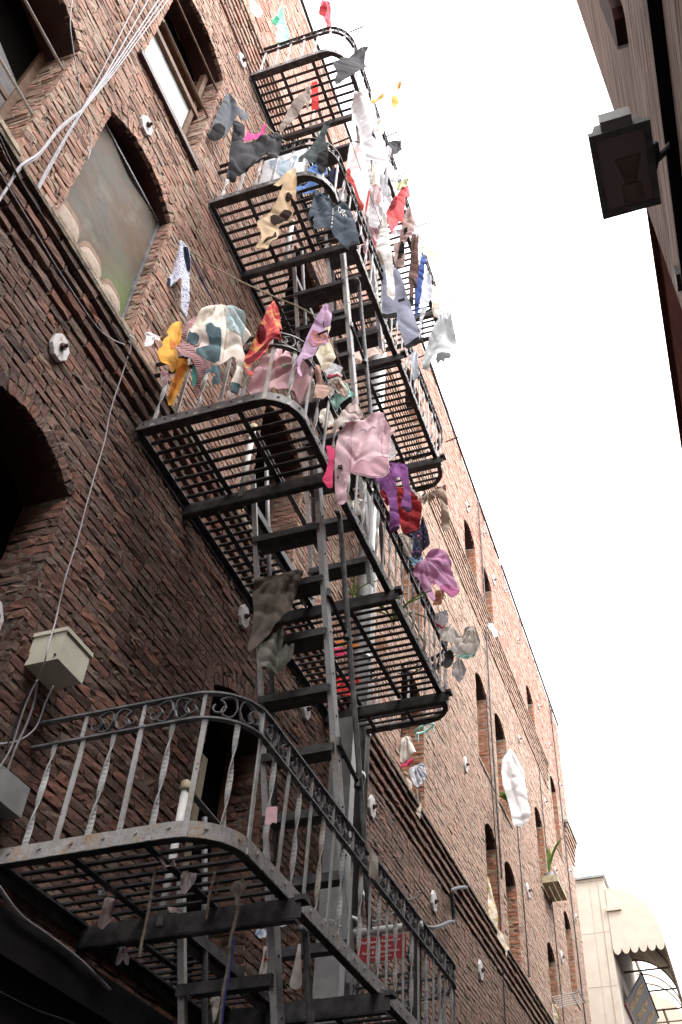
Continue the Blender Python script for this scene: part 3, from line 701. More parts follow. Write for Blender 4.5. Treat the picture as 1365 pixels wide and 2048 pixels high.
cdat = [('cable_bundle', 0.0075, 'cable_grey', 'bundle of pale cables running down the wall across the two near windows', [(0.05, 2.192, 12.288), (0.05, 2.159, 10.912), (0.06, 2.121, 9.864), (0.08, 2.073, 8.979), (0.05, 2.101, 8.173), (0.04, 2.123, 7.759)]), ('cable_bundle', 0.01, 'cable_grey', 'thick grey cable branching off the pale bundle toward the belt course', [(0.09, 2.067, 8.986), (0.08, 2.003, 8.549), (0.08, 1.976, 8.082), (0.12, 1.904, 7.749), (0.12, 1.889, 7.61), (0.1, 1.908, 7.417), (0.1, 1.905, 7.117)]), ('cable', 0.0065, 'cable_grey', 'pale cable beside the bundle, a little farther from the window', [(0.05, 2.095, 11.963), (0.05, 2.103, 10.875), (0.06, 2.106, 9.845), (0.08, 2.072, 8.95), (0.05, 2.098, 8.051), (0.04, 2.125, 7.779)]), ('cable', 0.006, 'cable_grey', 'thin grey wire crossing the brickwork left of the bundle near the top', [(0.03, 2.015, 11.575), (0.03, 2.044, 10.847), (0.03, 2.078, 9.99), (0.03, 2.1, 9.419), (0.05, 2.098, 9.033)]), ('cable', 0.0045, 'cable_grey', 'thin white wire hanging in front of the dark top left window', [(0.03, 1.556, 10.07), (0.06, 1.649, 9.685), (0.06, 1.798, 9.468), (0.05, 1.962, 9.301), (0.05, 2.085, 9.06)]), ('cable', 0.004, 'cable_grey', 'thin white wire looping from the bundle to the screened window', [(0.05, 2.104, 9.049), (0.03, 2.228, 9.102), (0.03, 2.313, 8.976), (0.03, 2.351, 8.796), (0.02, 2.34, 8.953)]), ('cable', 0.0045, 'cable_grey', 'long pale cable dropping from the belt course to the cream meter box', [(0.13, 3.264, 7.643), (0.13, 3.309, 7.622), (0.09, 3.359, 7.393), (0.06, 3.403, 7.018), (0.05, 3.455, 6.752), (0.05, 3.475, 6.411), (0.05, 3.495, 6.117), (0.05, 3.518, 5.844), (0.05, 3.528, 5.514), (0.06, 3.554, 5.218), (0.26, 3.348, 4.832), (0.26, 3.364, 4.709), (0.15, 3.467, 4.689)]), ('cable', 0.006, 'cable_grey', 'blue grey cable fanning out below the cream meter box', [(0.2, 3.418, 4.661), (0.15, 3.502, 4.598), (0.12, 3.534, 4.482), (0.1, 3.533, 4.316), (0.08, 3.549, 4.124), (0.08, 3.523, 3.971)]), ('cable', 0.005, 'cable_grey', 'pale cable fanning out below the cream meter box, leftmost of three', [(0.2, 3.413, 4.651), (0.15, 3.448, 4.499), (0.12, 3.483, 4.312), (0.1, 3.472, 4.178), (0.1, 3.426, 4.025)]), ('cable', 0.005, 'cable_grey', 'loose grey cable curving left from under the cream meter box', [(0.2, 3.551, 4.714), (0.15, 3.586, 4.621), (0.12, 3.606, 4.496), (0.1, 3.544, 4.383), (0.1, 3.419, 4.283), (0.1, 3.325, 4.221)]), ('cable', 0.005, 'cable_black', 'dark cable under the cream meter box', [(0.2, 3.41, 4.649), (0.15, 3.432, 4.552), (0.12, 3.459, 4.45), (0.1, 3.47, 4.309), (0.1, 3.445, 4.148)]), ('cable', 0.008, 'cable_black', 'black cable lying along the top of the lower belt course', [(0.12, 1.563, 7.679), (0.13, 1.932, 7.55), (0.13, 2.33, 7.555), (0.13, 2.769, 7.552), (0.13, 3.187, 7.534), (0.13, 3.554, 7.539), (0.13, 3.996, 7.528)]), ('cable', 0.005, 'cable_grey', 'pale wire strung just under the black belt course cable', [(0.14, 1.795, 7.369), (0.14, 2.127, 7.347), (0.14, 2.542, 7.325), (0.14, 2.971, 7.357), (0.14, 3.236, 7.547)]), ('cable', 0.006, 'cable_black', 'dark wires across the black shopfront band at the bottom left', [(0.12, 3.924, 3.23), (0.12, 4.206, 3.241), (0.12, 4.506, 3.273), (0.12, 4.8, 3.274)]), ('cable', 0.01, 'cable_grey', 'sagging pale cable under the ledge at the bottom left', [(0.11, 3.701, 3.659), (0.11, 3.918, 3.599), (0.11, 4.163, 3.593), (0.11, 4.478, 3.58), (0.11, 4.808, 3.535)]), ('clothes_rope', 0.007, 'rope_tan', 'pale clothes rope slanting from the wall ring down to the second balcony stair', [(0.08, 3.649, 9.645), (0.2, 3.884, 9.684), (0.4, 4.03, 9.584), (0.6, 4.083, 9.413), (0.8, 4.125, 9.231), (0.95, 4.24, 9.197), (1.1, 4.575, 9.355)]), ('clothes_rope', 0.007, 'rope_tan', 'white clothes rope slanting above the third balcony under the black top', [(0.05, 3.676, 13.118), (0.25, 3.873, 12.943), (0.55, 3.861, 12.271), (0.8, 3.708, 11.581)]), ('clothes_rope', 0.006, 'blue_cord', 'dark blue cord hanging from the wall ring below the print blouse', [(0.06, 3.642, 9.662), (0.05, 3.84, 9.643), (0.05, 4.051, 9.63), (0.04, 4.222, 9.656)]), ('twisted_rope', 0.011, 'rag_brown', 'twisted brown rag rope hanging from the lowest balcony into the corner', [(1.0, 4.494, 3.8), (1.0, 4.495, 3.719), (1.0, 4.466, 3.577), (1.0, 4.481, 3.456), (1.0, 4.464, 3.328), (1.0, 4.479, 3.147)]), ('twisted_rope', 0.008, 'rag_brown', 'frayed brown rope hanging through the grating of the lowest balcony', [(0.8, 3.964, 3.77), (0.8, 3.969, 3.669), (0.8, 3.977, 3.56), (0.8, 3.977, 3.463), (0.8, 3.973, 3.402), (0.8, 3.981, 3.335)]), ('twisted_rope', 0.007, 'rag_brown', 'short knotted brown rags hanging below the lowest balcony corner', [(1.0, 4.198, 3.821), (1.0, 4.188, 3.749), (1.0, 4.181, 3.669), (1.0, 4.187, 3.57)]), ('twisted_rope', 0.006, 'rag_brown', 'thin twisted rag dangling beside the knotted rags under the balcony', [(1.0, 4.245, 3.855), (1.0, 4.249, 3.79), (1.0, 4.243, 3.721)]), ('blue_rope', 0.005, 'blue_cord', 'bright blue cord tied along the twisted rag rope at the bottom', [(1.02, 4.468, 3.588), (1.02, 4.463, 3.472), (1.02, 4.456, 3.348), (1.02, 4.448, 3.25), (1.02, 4.461, 3.14)]), ('cable_bundle', 0.006, 'cable_grey', 'second strand of the pale cables crossing the near windows, right of the main one', [(0.05, 2.241, 12.451), (0.05, 2.187, 10.997), (0.06, 2.14, 9.911), (0.08, 2.08, 8.996), (0.05, 2.108, 8.187), (0.04, 2.129, 7.772)]), ('cable_bundle', 0.006, 'cable_grey', 'rightmost pale cable of the strands crossing the two near windows', [(0.05, 2.292, 12.618), (0.05, 2.217, 11.082), (0.06, 2.158, 9.96), (0.08, 2.087, 9.013), (0.05, 2.114, 8.2), (0.04, 2.135, 7.784)]), ('cable_bundle', 0.007, 'cable_grey', 'thinner strand lying under the thick grey cable above the belt course', [(0.09, 2.069, 8.953), (0.08, 2.01, 8.506), (0.08, 1.983, 8.043), (0.1, 1.922, 7.75), (0.1, 1.908, 7.577), (0.1, 1.906, 7.347), (0.1, 1.913, 7.101)])]
for nm, r, mat, lab, pts in cdat: cable(nm, pts, r, mat, lab, 'rope' if 'rope' in nm else 'cable')
# bent conduit sticking out of the wall
cable('bent_conduit', [(.05,10.6,6.2),(.12,11.15,6.36),(.12,11.9,6.73),(.12,12.12,6.82),(.12,12.1,7.0),(.12,12.04,7.18),(.12,12.12,7.26),(.12,12.5,7.45),(.12,12.85,7.6)], .026, 'cable_black', 'dark grey conduit bent in a double elbow standing off the brick wall', 'pipe')

STROKES = [[[(-0.5, 0.55), (-0.1, 0.75)], [(-0.35, 0.6), (-0.45, 0.1), (-0.3, -0.3)], [(-0.1, 0.5), (-0.2, 0)], [(0.0, 0.6), (0.05, 0.2), (0.3, 0.1)], [(0.2, 0.75), (0.35, 0.3)], [(-0.4, -0.2), (0.4, -0.15)], [(-0.35, -0.3), (-0.35, -0.8)], [(0.3, -0.2), (0.32, -0.8)], [(-0.3, -0.5), (0.3, -0.48)], [(-0.35, -0.8), (0.35, -0.78)], [(0, -0.2), (0.0, -0.75)]], [[(-0.4, 0.6), (0.1, 0.4)], [(-0.1, 0.8), (-0.35, 0.1)], [(0.2, 0.7), (0.1, 0.3)], [(-0.5, 0.0), (0.5, 0.05)], [(-0.2, 0.0), (-0.5, -0.7)], [(0, 0.0), (0.05, -0.6)], [(0.2, -0.1), (0.5, -0.7)], [(-0.3, -0.4), (0.3, -0.35)]], [[(-0.4, 0.7), (0.4, 0.72)], [(-0.4, 0.7), (-0.4, 0.2)], [(0.4, 0.7), (0.38, 0.2)], [(-0.3, 0.45), (0.3, 0.45)], [(-0.5, 0.15), (0.5, 0.15)], [(0, 0.15), (0, -0.7)], [(-0.4, -0.1), (0.4, -0.1)], [(-0.3, -0.1), (-0.45, -0.7)], [(0.25, -0.1), (0.45, -0.7)], [(-0.5, -0.4), (0.5, -0.4)]]]
# ---------------------------------------------------------------- beige building across the far street
T = thing('beige_building', 'pale beige stucco building across the far street, with quarter round awnings', 'building', (0, 30, 0))
b = MB(); b.box(-12, .28, 0, 26, 0, 15.25); b.box(-12, .30, -.02, .1, 15.25, 15.33); b.box(.10, .12, -.03, 0, 0, 15.2); b.box(-.19, -.17, -.012, 0, 0, 15.2)
for z in (4.0, 6.1, 8.4, 10.3, 12.0, 13.6): b.box(-12, .28, -.006, 0, z, z+.02)
b.build('wall', 'beige_stucco', T)
b = MB(); b.box(-12.1, .36, -.1, 26, 15.33, 15.41); b.build('coping', 'duct_metal', T)
def awning(y0, y1, name, rx=1.56, rz=1.82, zc=13.13, x0=.29):
    n = 20; arc = [(x0+rx*math.sin(a), zc+rz*math.cos(a)) for a in np.linspace(0, math.pi/2, n+1)]
    o = MB()
    o.add([(x, y0, z) for x, z in arc]+[(x0, y0, zc)], [tuple(range(n+2))]); 
    aw = o.build(name, 'awning_cream', T)
    s = MB(); s.add([(x, y, z) for y in (y0, y1) for x, z in arc], [(k, k+1, n+2+k, n+1+k) for k in range(n)]); s.build('awning_skin', 'awning_cream', aw)
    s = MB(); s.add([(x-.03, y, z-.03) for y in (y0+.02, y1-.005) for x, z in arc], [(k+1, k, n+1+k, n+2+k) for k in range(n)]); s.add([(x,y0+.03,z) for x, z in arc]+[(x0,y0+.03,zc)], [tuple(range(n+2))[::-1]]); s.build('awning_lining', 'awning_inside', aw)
    s = MB(); m = 6; w = rx/m
    for k in range(m):
        c = x0+w*(k+.5); pts = [(c+w/2*math.cos(a)*.96, zc-.05-.22*math.sin(a)) for a in np.linspace(0, math.pi, 10)]
        s.add([(x, y0-.012, z) for x, z in pts]+[(x, y0+.006, z) for x, z in pts], [tuple(range(10)), tuple(range(19, 9, -1))]+[(q, 10+q, 11+q, q+1) for q in range(9)])
    s.add([(x0,y0-.01,zc-.10),(x0+rx,y0-.01,zc-.10),(x0+rx,y0-.01,zc+.03),(x0,y0-.01,zc+.03)], [(0,1,2,3)])
    s.build('scalloped_valance', 'awning_cream', aw)
    for y in np.linspace(y0+.3, y1-.1, 4):
        r = MB(); r.tube([(x0+(rx-.05)*math.sin(a), y, zc+(rz-.05)*math.cos(a)) for a in np.linspace(0, math.pi/2, 12)], .035, 6); r.tube([(x0, y, zc), (x0+rx-.03, y, zc)], .03, 6); r.build('awning_rib', 'awning_inside', aw)
    return aw
awning(-.02, 6.2, 'awning')
a2 = awning(9.0, 11.4, 'awning', 1.5, 1.7, 13.0)
for y in (7.3, 8.3):
    r = MB(); r.tube([(.29+1.5*math.sin(a), y, 13.13+1.7*math.cos(a)) for a in np.linspace(0, math.pi/2, 12)], .035, 6); r.tube([(.29, y, 13.1), (1.8, y, 13.1)], .03, 6); r.build('awning_rib', 'awning_inside', a2)
r = MB(); r.tube([(1.8,.03,13.1),(1.8,10,13.1)], .05, 6); r.build('awning_rail', 'awning_inside', a2); r = MB(); r.tube([(1.1,6.0,13.1),(1.1,10,13.1)], .045, 6); r.build('awning_rail', 'awning_inside', a2)
MB().box(.26, .72, -.10, -.02, 14.20, 14.32).build('vent_box', 'beige_stucco', T)
MB().tube([(.45, 2.4, 11.2), (.45, 2.4, 2)], .06, 8).build('red_pipe', 'pipe_red', T)
nrm_ = Vector((.80, 0, -.60)); hi = Vector((.95, 0, 12.59)); lo = Vector((.36, 0, 11.80)); up_ = (hi-lo).normalized(); out_ = Vector((up_.z, 0, -up_.x))
def bp(y, v, d): q = lo+up_*v+out_*d; return (q.x, y, q.z)
Hs = (hi-lo).length
b = MB(); c8 = [bp(y, v, d) for d in (0, -.05) for y, v in ((1.0,0),(5.2,0),(5.2,Hs),(1.0,Hs))]
b.add(c8, [(0,1,2,3),(7,6,5,4),(0,4,5,1),(1,5,6,2),(2,6,7,3),(3,7,4,0)]); SB = b.build('sign_board', 'sign_black', T)
b = MB(); b.tube([bp(.98, -.03, 0), bp(5.2, -.03, 0)], .04, 8); b.build('red_trim', 'pipe_red', SB)
b = MB(); b.tube([bp(.98, Hs+.02, -.02), bp(5.2, Hs+.02, -.02)], .035, 8); b.build('dark_trim', 'void_dark', SB)
gb = MB()
for k in range(3):
    yc = 1.75+1.25*k
    for s_ in STROKES[k]:
        (u0, v0), (u1, v1) = s_[0], s_[-1]; w0_ = .085
        for (ua, va), (ub, vb) in zip(s_[:-1], s_[1:]):
            A_ = (yc+ua*.62, Hs*.5+va*.48); B_ = (yc+ub*.62, Hs*.5+vb*.48); dx, dy = B_[0]-A_[0], B_[1]-A_[1]; L_ = math.hypot(dx, dy); px_, py_ = -dy/L_*w0_, dx/L_*w0_
            q = [(A_[0]+px_*.5, A_[1]+py_*.5), (A_[0]-px_*.5, A_[1]-py_*.5), (B_[0]-px_, B_[1]-py_), (B_[0]+px_, B_[1]+py_)]
            gb.add([bp(y, v, .006) for y, v in q], [(0,1,2,3)]); gb.add([bp(y, v, .006) for y, v in q], [(3,2,1,0)])
gb.build('gold_lettering', 'gold_leaf', SB)

# ---------------------------------------------------------------- right-hand side
T = thing('timber_sign_box', 'rough sawn timber cladding on the right, split by a black slot', 'cladding', (3.75, 0, 0))
b = MB(); b.box(0, 1.5, -3, 2.16, 4.53, 10.5); b.box(0, 1.5, -3, 2.16, 2.0, 4.30); b.build('boarding', 'rough_timber', T)
MB().box(.14, 1.5, -3, 2.14, 4.29, 4.54).build('slot_back', 'void_dark', T)
b = MB(); b.box(-.006, .12, .0, 2.15, 4.285, 4.545); b.build('slot_rail', 'void_dark', T)
T = MB(); T.box(4.5, 12, 4.2, 40, 0, 13.0); T.box(4.42, 4.6, 4.1, 40, 13.0, 13.12); T.box(4.6, 12, -12, 4.2, 0, 12); 
o = T.build('brown_building', 'dark_siding'); tag(o, 'dark brown building whose straight eave runs along the right edge of the sky', 'building')
T = thing('clay_shade', 'dark red rounded metal shades above the floodlight at the top right corner', 'lamp shade', (3.7, .9, 4.45))
for k in range(2):
    b = MB(); c = .14-.15*k
    pts = [(-.06, c-.055, .4), (-.06, c-.055, .02), (-.06, c-.035, -.01), (-.06, c+.035, -.01), (-.06, c+.055, .02), (-.06, c+.055, .4)]
    b.add(pts+[(-.03, y, z) for _, y, z in pts], [(0,1,2,3,4,5), (11,10,9,8,7,6)]+[(q, 6+q, 6+(q+1) % 6, (q+1) % 6) for q in range(6)])
    b.build('shade', 'shade_red', T)
# floodlight
FL = thing('floodlight', 'black square floodlight on a short arm in front of the timber cladding', 'floodlight', (3.605, 1.41, 4.4))
m, t, o_ = nodes('lamp_glass'); finish(t, o_, (.26, .215, .225), .3, 0, None, .5)
b = MB(); w_, h_ = .083, .127
b.add([(-w_,-h_,0),(w_,-h_,0),(w_,h_,0),(-w_,h_,0),(-w_*.75,-h_*.8,.12),(w_*.75,-h_*.8,.12),(w_*.75,h_*.8,.12),(-w_*.75,h_*.8,.12)], [(4,5,6,7),(0,1,5,4),(1,2,6,5),(2,3,7,6),(3,0,4,7)])
hs = b.build('housing', 'iron_dark', FL)
b = MB()
for x0, x1, y0, y1 in ((-w_-.006, w_+.006, -h_-.006, -h_+.014), (-w_-.006, w_+.006, h_-.014, h_+.006), (-w_-.006, -w_+.014, -h_+.014, h_-.014), (w_-.014, w_+.006, -h_+.014, h_-.014)):
    b.box(x0, x1, y0, y1, -.012, .012)
b.build('bezel', 'iron_grey', FL)
MB().box(-w_+.014, w_-.014, -h_+.014, h_-.014, -.004, -.001).build('glass', 'lamp_glass', FL)
simple('lamp_inner', (.22, .17, .14), (.13, .10, .10), 9, .5, 0)
b = MB(); b.tube([(.012,.10,-.006),(.012,.045,-.006)], .03, 14); b.tube([(.012,.04,-.006),(.012,-.04,-.006)], [.016,.038], 14); bb = b.build('bulb', 'lamp_inner', FL, True)
bb.scale = (1, 1, .25); bb.location = (0, 0, -.004)
b = MB(); b.box(-.05, .04, -h_-.035, -h_-.004, -.005, .05); b.build('ballast_box', 'duct_metal', FL)
b = MB(); b.tube([(w_,.02,.03),(w_+.03,-.0,.03),(.15,-.02,.04)], .012, 8); b.tube([(w_-.005,.04,.02),(w_+.012,.0,.03),(w_+.012,-.04,.03)], .014, 8); b.build('arm', 'iron_dark', FL, True)
T = MB().box(3.735, 3.75, 1.95, 2.02, 4.62, 4.68).build('bracket', 'iron_dark'); tag(T, 'small black bracket on the timber cladding below the floodlight', 'bracket')

# ---------------------------------------------------------------- laundry
GAR = [  # lining and opening parts: inside and fold shade put into patch colour
('blouse','blouse','blue and white floral print blouse hanging flat on the brick wall from an iron ring',(0.08,3.653,9.128),0.738,'print_blue',[(-0.122,0.618),(-0.037,0.568),(0.012,0.409),(0.058,0.158),(0.083,-0.068),(0.116,-0.281),(0.132,-0.511),(0.1,-0.462),(0.065,-0.401),(0.026,-0.197),(-0.001,0.022),(-0.02,0.039),(-0.032,-0.03),(-0.078,-0.138),(-0.118,-0.047),(-0.095,0.108),(-0.108,0.35)],[('cuff','navy',[(-0.121,-0.034),(-0.09,-0.011),(-0.073,-0.119),(-0.088,-0.145)]),('placket','navy',[(-0.077,0.537),(-0.039,0.533),(0.014,0.378),(0.044,0.21),(0.013,0.249),(-0.042,0.4)])],0.03,0.02),
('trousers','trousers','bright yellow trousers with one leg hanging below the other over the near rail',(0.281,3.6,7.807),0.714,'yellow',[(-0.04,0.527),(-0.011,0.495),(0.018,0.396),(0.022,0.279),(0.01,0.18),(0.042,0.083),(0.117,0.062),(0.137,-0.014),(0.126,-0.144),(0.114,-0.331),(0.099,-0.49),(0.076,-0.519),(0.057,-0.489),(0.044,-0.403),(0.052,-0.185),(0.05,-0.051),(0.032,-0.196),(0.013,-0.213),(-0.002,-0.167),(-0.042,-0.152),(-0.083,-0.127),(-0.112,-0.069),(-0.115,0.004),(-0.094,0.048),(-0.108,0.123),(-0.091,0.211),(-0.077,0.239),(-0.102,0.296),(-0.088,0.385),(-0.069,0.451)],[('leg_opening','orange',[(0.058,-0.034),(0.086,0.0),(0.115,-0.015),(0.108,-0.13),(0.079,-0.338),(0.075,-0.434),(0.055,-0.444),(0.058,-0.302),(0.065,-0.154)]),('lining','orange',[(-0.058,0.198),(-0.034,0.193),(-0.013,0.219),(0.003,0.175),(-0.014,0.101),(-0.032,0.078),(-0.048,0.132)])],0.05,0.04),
('sweater','sweater','maroon and pink striped knit sweater bunched under the white jacket',(0.45,3.62,7.833),0.684,'stripes',[(-0.068,0.503),(-0.041,0.48),(-0.033,0.335),(0.074,0.289),(0.089,0.192),(0.142,0.04),(0.145,-0.072),(0.123,-0.17),(0.113,-0.248),(0.105,-0.312),(0.095,-0.364),(0.121,-0.398),(0.108,-0.445),(0.075,-0.416),(0.072,-0.352),(0.072,-0.221),(0.035,-0.13),(-0.012,-0.068),(-0.063,-0.108),(-0.105,-0.081),(-0.147,-0.028),(-0.15,0.008),(-0.111,0.081),(-0.107,0.187),(-0.127,0.156),(-0.122,0.231),(-0.109,0.291),(-0.115,0.369),(-0.097,0.447)],[],0.04,0.04),
('jacket','jacket','white and cream hooded jacket with pale teal lining and cuffs,blown open over the rail',(0.786,3.5,7.67),0.642,'jacket_white',[(-0.163,0.49),(-0.102,0.53),(-0.044,0.541),(0.011,0.529),(0.08,0.458),(0.12,0.385),(0.146,0.268),(0.188,0.225),(0.17,0.164),(0.132,0.119),(0.166,0.024),(0.184,-0.09),(0.182,-0.27),(0.188,-0.394),(0.184,-0.498),(0.126,-0.524),(0.113,-0.429),(0.127,-0.33),(0.135,-0.233),(0.107,-0.127),(0.084,-0.114),(0.037,-0.185),(-0.026,-0.233),(-0.071,-0.213),(-0.172,-0.19),(-0.185,-0.131),(-0.163,-0.071),(-0.158,-0.013),(-0.188,-0.09),(-0.264,-0.054),(-0.268,0.055),(-0.248,0.104),(-0.235,0.2),(-0.206,0.385)],[('lining','teal_dark',[(-0.153,0.139),(-0.112,0.199),(-0.066,0.184),(-0.039,0.122),(-0.012,-0.015),(-0.001,-0.167),(-0.029,-0.216),(-0.073,-0.202),(-0.169,-0.183),(-0.182,-0.129),(-0.147,-0.082),(-0.092,-0.03),(-0.115,0.033),(-0.148,0.079)]),('seam_shade','tan_pale',[(-0.131,0.454),(-0.128,0.336),(-0.132,0.216),(-0.126,0.216),(-0.122,0.336),(-0.125,0.455)]),('seam_shade','tan_pale',[(-0.065,0.515),(-0.029,0.36),(0.002,0.194),(0.015,-0.001),(0.021,-0.168),(0.026,-0.167),(0.021,0.001),(0.008,0.196),(-0.023,0.364),(-0.06,0.519)]),('seam_shade','teal_pale',[(-0.155,0.114),(-0.123,0.177),(-0.071,0.177),(-0.039,0.12),(-0.011,-0.014),(0.001,-0.178),(0.007,-0.176),(-0.004,-0.011),(-0.033,0.127),(-0.068,0.188),(-0.125,0.188),(-0.16,0.122)]),('cuff','teal_dark',[(-0.255,0.064),(-0.178,0.001),(-0.177,-0.048),(-0.197,-0.1),(-0.262,-0.054),(-0.263,0.02)]),('cuff','teal_dark',[(0.114,-0.416),(0.188,-0.4),(0.184,-0.498),(0.124,-0.519)]),('hood','teal_pale',[(-0.053,0.529),(0.011,0.529),(0.08,0.458),(0.123,0.374),(0.13,0.273),(0.119,0.215),(0.147,0.14),(0.086,0.134),(0.029,0.182),(-0.007,0.28),(-0.033,0.411)])],0.09,0.05),  # thin pale strips draw seams and fold shading as colour
('face_mask','face mask','green surgical mask dangling beside the striped sweater',(0.454,3.7,7.652),0.672,'mint',[(-0.04,0.105),(-0.017,0.121),(-0.0,0.063),(0.025,0.008),(0.026,-0.046),(0.011,-0.137),(-0.005,-0.109)],[],0.02,0.01),
('face_mask','face mask','light blue surgical mask with ear loop,under the white jacket',(0.622,3.7,7.6),0.644,'mask_blue',[(-0.029,0.17),(0.003,0.154),(0.037,0.041),(0.053,-0.048),(0.048,-0.104),(0.013,-0.114),(-0.007,-0.076),(-0.0,-0.025),(0.016,-0.011),(0.03,-0.059),(0.026,-0.007),(0.002,0.012),(-0.032,0.02),(-0.061,-0.029),(-0.066,0.029),(-0.034,0.056)],[],0.02,0.01),
('sock','sock','small pink and white sock at the left of the yellow trousers',(0.175,3.7,7.756),0.717,'pink_mix',[(-0.042,0.056),(-0.021,0.081),(0.012,0.087),(0.027,0.026),(0.037,-0.067),(0.025,-0.104),(-0.008,-0.068),(-0.031,-0.006)],[],0.04,0.02),
('lace_top','lace top','small sheer white lace piece on a clothes peg by the screened window',(0.15,3.461,7.93),0.754,'lace',[(-0.061,0.027),(-0.045,0.077),(-0.006,0.089),(0.039,0.087),(0.061,0.055),(0.056,0.0),(0.016,0.013),(0.024,-0.046),(0.013,-0.102),(-0.019,-0.112),(-0.041,-0.075),(-0.036,-0.008)],[('peg','wood_peg',[(0.041,0.078),(0.089,0.104),(0.093,0.09),(0.045,0.058)])],0.03,0.03),
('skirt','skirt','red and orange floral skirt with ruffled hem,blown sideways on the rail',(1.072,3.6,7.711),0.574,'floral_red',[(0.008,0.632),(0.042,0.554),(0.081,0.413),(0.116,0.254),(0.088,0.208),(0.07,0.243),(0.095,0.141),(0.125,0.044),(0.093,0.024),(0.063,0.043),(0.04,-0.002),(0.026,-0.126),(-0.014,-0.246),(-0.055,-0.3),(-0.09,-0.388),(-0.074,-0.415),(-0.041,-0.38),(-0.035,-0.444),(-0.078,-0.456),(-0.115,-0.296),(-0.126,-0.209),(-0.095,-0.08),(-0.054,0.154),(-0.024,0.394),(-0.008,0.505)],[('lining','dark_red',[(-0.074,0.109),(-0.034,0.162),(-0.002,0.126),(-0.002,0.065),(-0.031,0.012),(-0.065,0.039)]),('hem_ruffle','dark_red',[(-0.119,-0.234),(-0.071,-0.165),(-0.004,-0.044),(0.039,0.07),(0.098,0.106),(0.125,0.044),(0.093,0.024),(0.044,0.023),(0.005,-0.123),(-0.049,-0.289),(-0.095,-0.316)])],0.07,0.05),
('fleece','pullover','pale pink pullover with faint green print,behind the railing of the second balcony',(1.034,3.95,7.755),0.54,'pink_pale',[(-0.054,0.391),(-0.01,0.393),(-0.007,0.293),(0.015,0.364),(0.054,0.339),(0.092,0.252),(0.144,0.244),(0.22,0.22),(0.26,0.087),(0.232,-0.112),(0.192,-0.308),(0.141,-0.211),(0.058,-0.225),(-0.039,-0.233),(-0.072,-0.434),(-0.161,-0.483),(-0.194,-0.384),(-0.217,-0.256),(-0.203,-0.136),(-0.179,0.013),(-0.151,0.144),(-0.087,0.215)],[('print','pale_green',[(-0.01,0.106),(0.021,0.153),(0.058,0.141),(0.058,0.068),(0.016,0.054)])],0.07,0.05),
('shirt','shirt','lilac shirt with a dark blue and orange printed hem,hung from its collar',(1.35,3.87,8.02),0.487,'lilac',[(0.024,0.473),(0.047,0.49),(0.084,0.454),(0.1,0.397),(0.102,0.324),(0.1,0.198),(0.081,0.193),(0.053,0.202),(0.042,0.271),(0.051,0.334),(0.053,0.395),(0.043,0.356),(0.038,0.234),(0.078,0.127),(0.099,0.04),(0.089,-0.031),(0.066,-0.071),(0.023,-0.106),(0.005,-0.21),(-0.065,-0.295),(-0.078,-0.287),(-0.091,-0.356),(-0.091,-0.43),(-0.064,-0.527),(-0.067,-0.569),(-0.08,-0.552),(-0.106,-0.476),(-0.109,-0.371),(-0.125,-0.332),(-0.094,-0.171),(-0.074,-0.031),(-0.052,0.102),(-0.028,0.226),(0.009,0.358)],[('printed_hem','floral_purple',[(-0.038,0.094),(-0.0,0.114),(0.052,0.12),(0.092,0.073),(0.099,0.029),(0.071,-0.047),(0.01,-0.109),(-0.032,-0.11),(-0.059,-0.05),(-0.046,0.034)])],0.05,0.04),
('vest','vest','thin yellowish cream vest behind the lilac shirt',(1.3,4.157,8.258),0.468,'cream',[(-0.033,0.372),(0.023,0.386),(0.01,0.258),(0.008,0.184),(0.049,0.086),(0.084,-0.036),(0.09,-0.069),(0.071,-0.143),(0.041,-0.208),(0.023,-0.246),(-0.004,-0.241),(-0.036,-0.169),(-0.07,-0.165),(-0.081,-0.236),(-0.088,-0.147),(-0.063,0.011),(0.003,0.159),(-0.026,0.274)],[],0.06,0.04),
('brassiere','underwear','nude brown underwear hanging between white pieces by the railing',(1.32,4.086,7.742),0.471,'nude',[(-0.07,0.235),(-0.055,0.255),(-0.021,0.247),(0.003,0.185),(0.0,0.129),(0.032,0.049),(0.059,-0.053),(0.077,-0.133),(0.075,-0.206),(0.041,-0.266),(-0.011,-0.246),(-0.03,-0.199),(-0.032,-0.095),(-0.026,0.035),(-0.047,0.107)],[],0.06,0.04),
('blouse','blouse','white blouse with red piping,folded over the line beside nude underwear',(1.4,4.148,7.917),0.449,'white_cloth',[(-0.016,0.123),(0.011,0.118),(0.068,0.062),(0.058,0.004),(0.074,-0.037),(0.055,-0.052),(-0.003,-0.075),(-0.047,-0.106),(-0.063,-0.065),(-0.086,-0.015),(-0.051,0.048)],[('piping','red_cloth',[(-0.046,-0.078),(-0.004,-0.053),(0.057,-0.035),(0.058,-0.053),(-0.003,-0.075),(-0.04,-0.11)])],0.05,0.03),
('slip','slip','white slip with beige lace edging above the mint cloth',(1.4,4.24,7.807),0.441,'offwhite',[(-0.082,0.13),(-0.024,0.164),(0.022,0.173),(0.048,0.078),(0.086,-0.024),(0.095,-0.065),(0.071,-0.102),(0.051,-0.095),(-0.006,-0.02),(-0.021,0.01),(-0.029,-0.078),(-0.051,-0.135),(-0.069,-0.064),(-0.089,0.041)],[('lace_edge','nude',[(-0.018,0.065),(0.014,0.082),(0.037,0.032),(0.067,-0.038),(0.071,-0.102),(0.037,-0.087),(0.018,0.007),(-0.009,0.023)])],0.05,0.04),
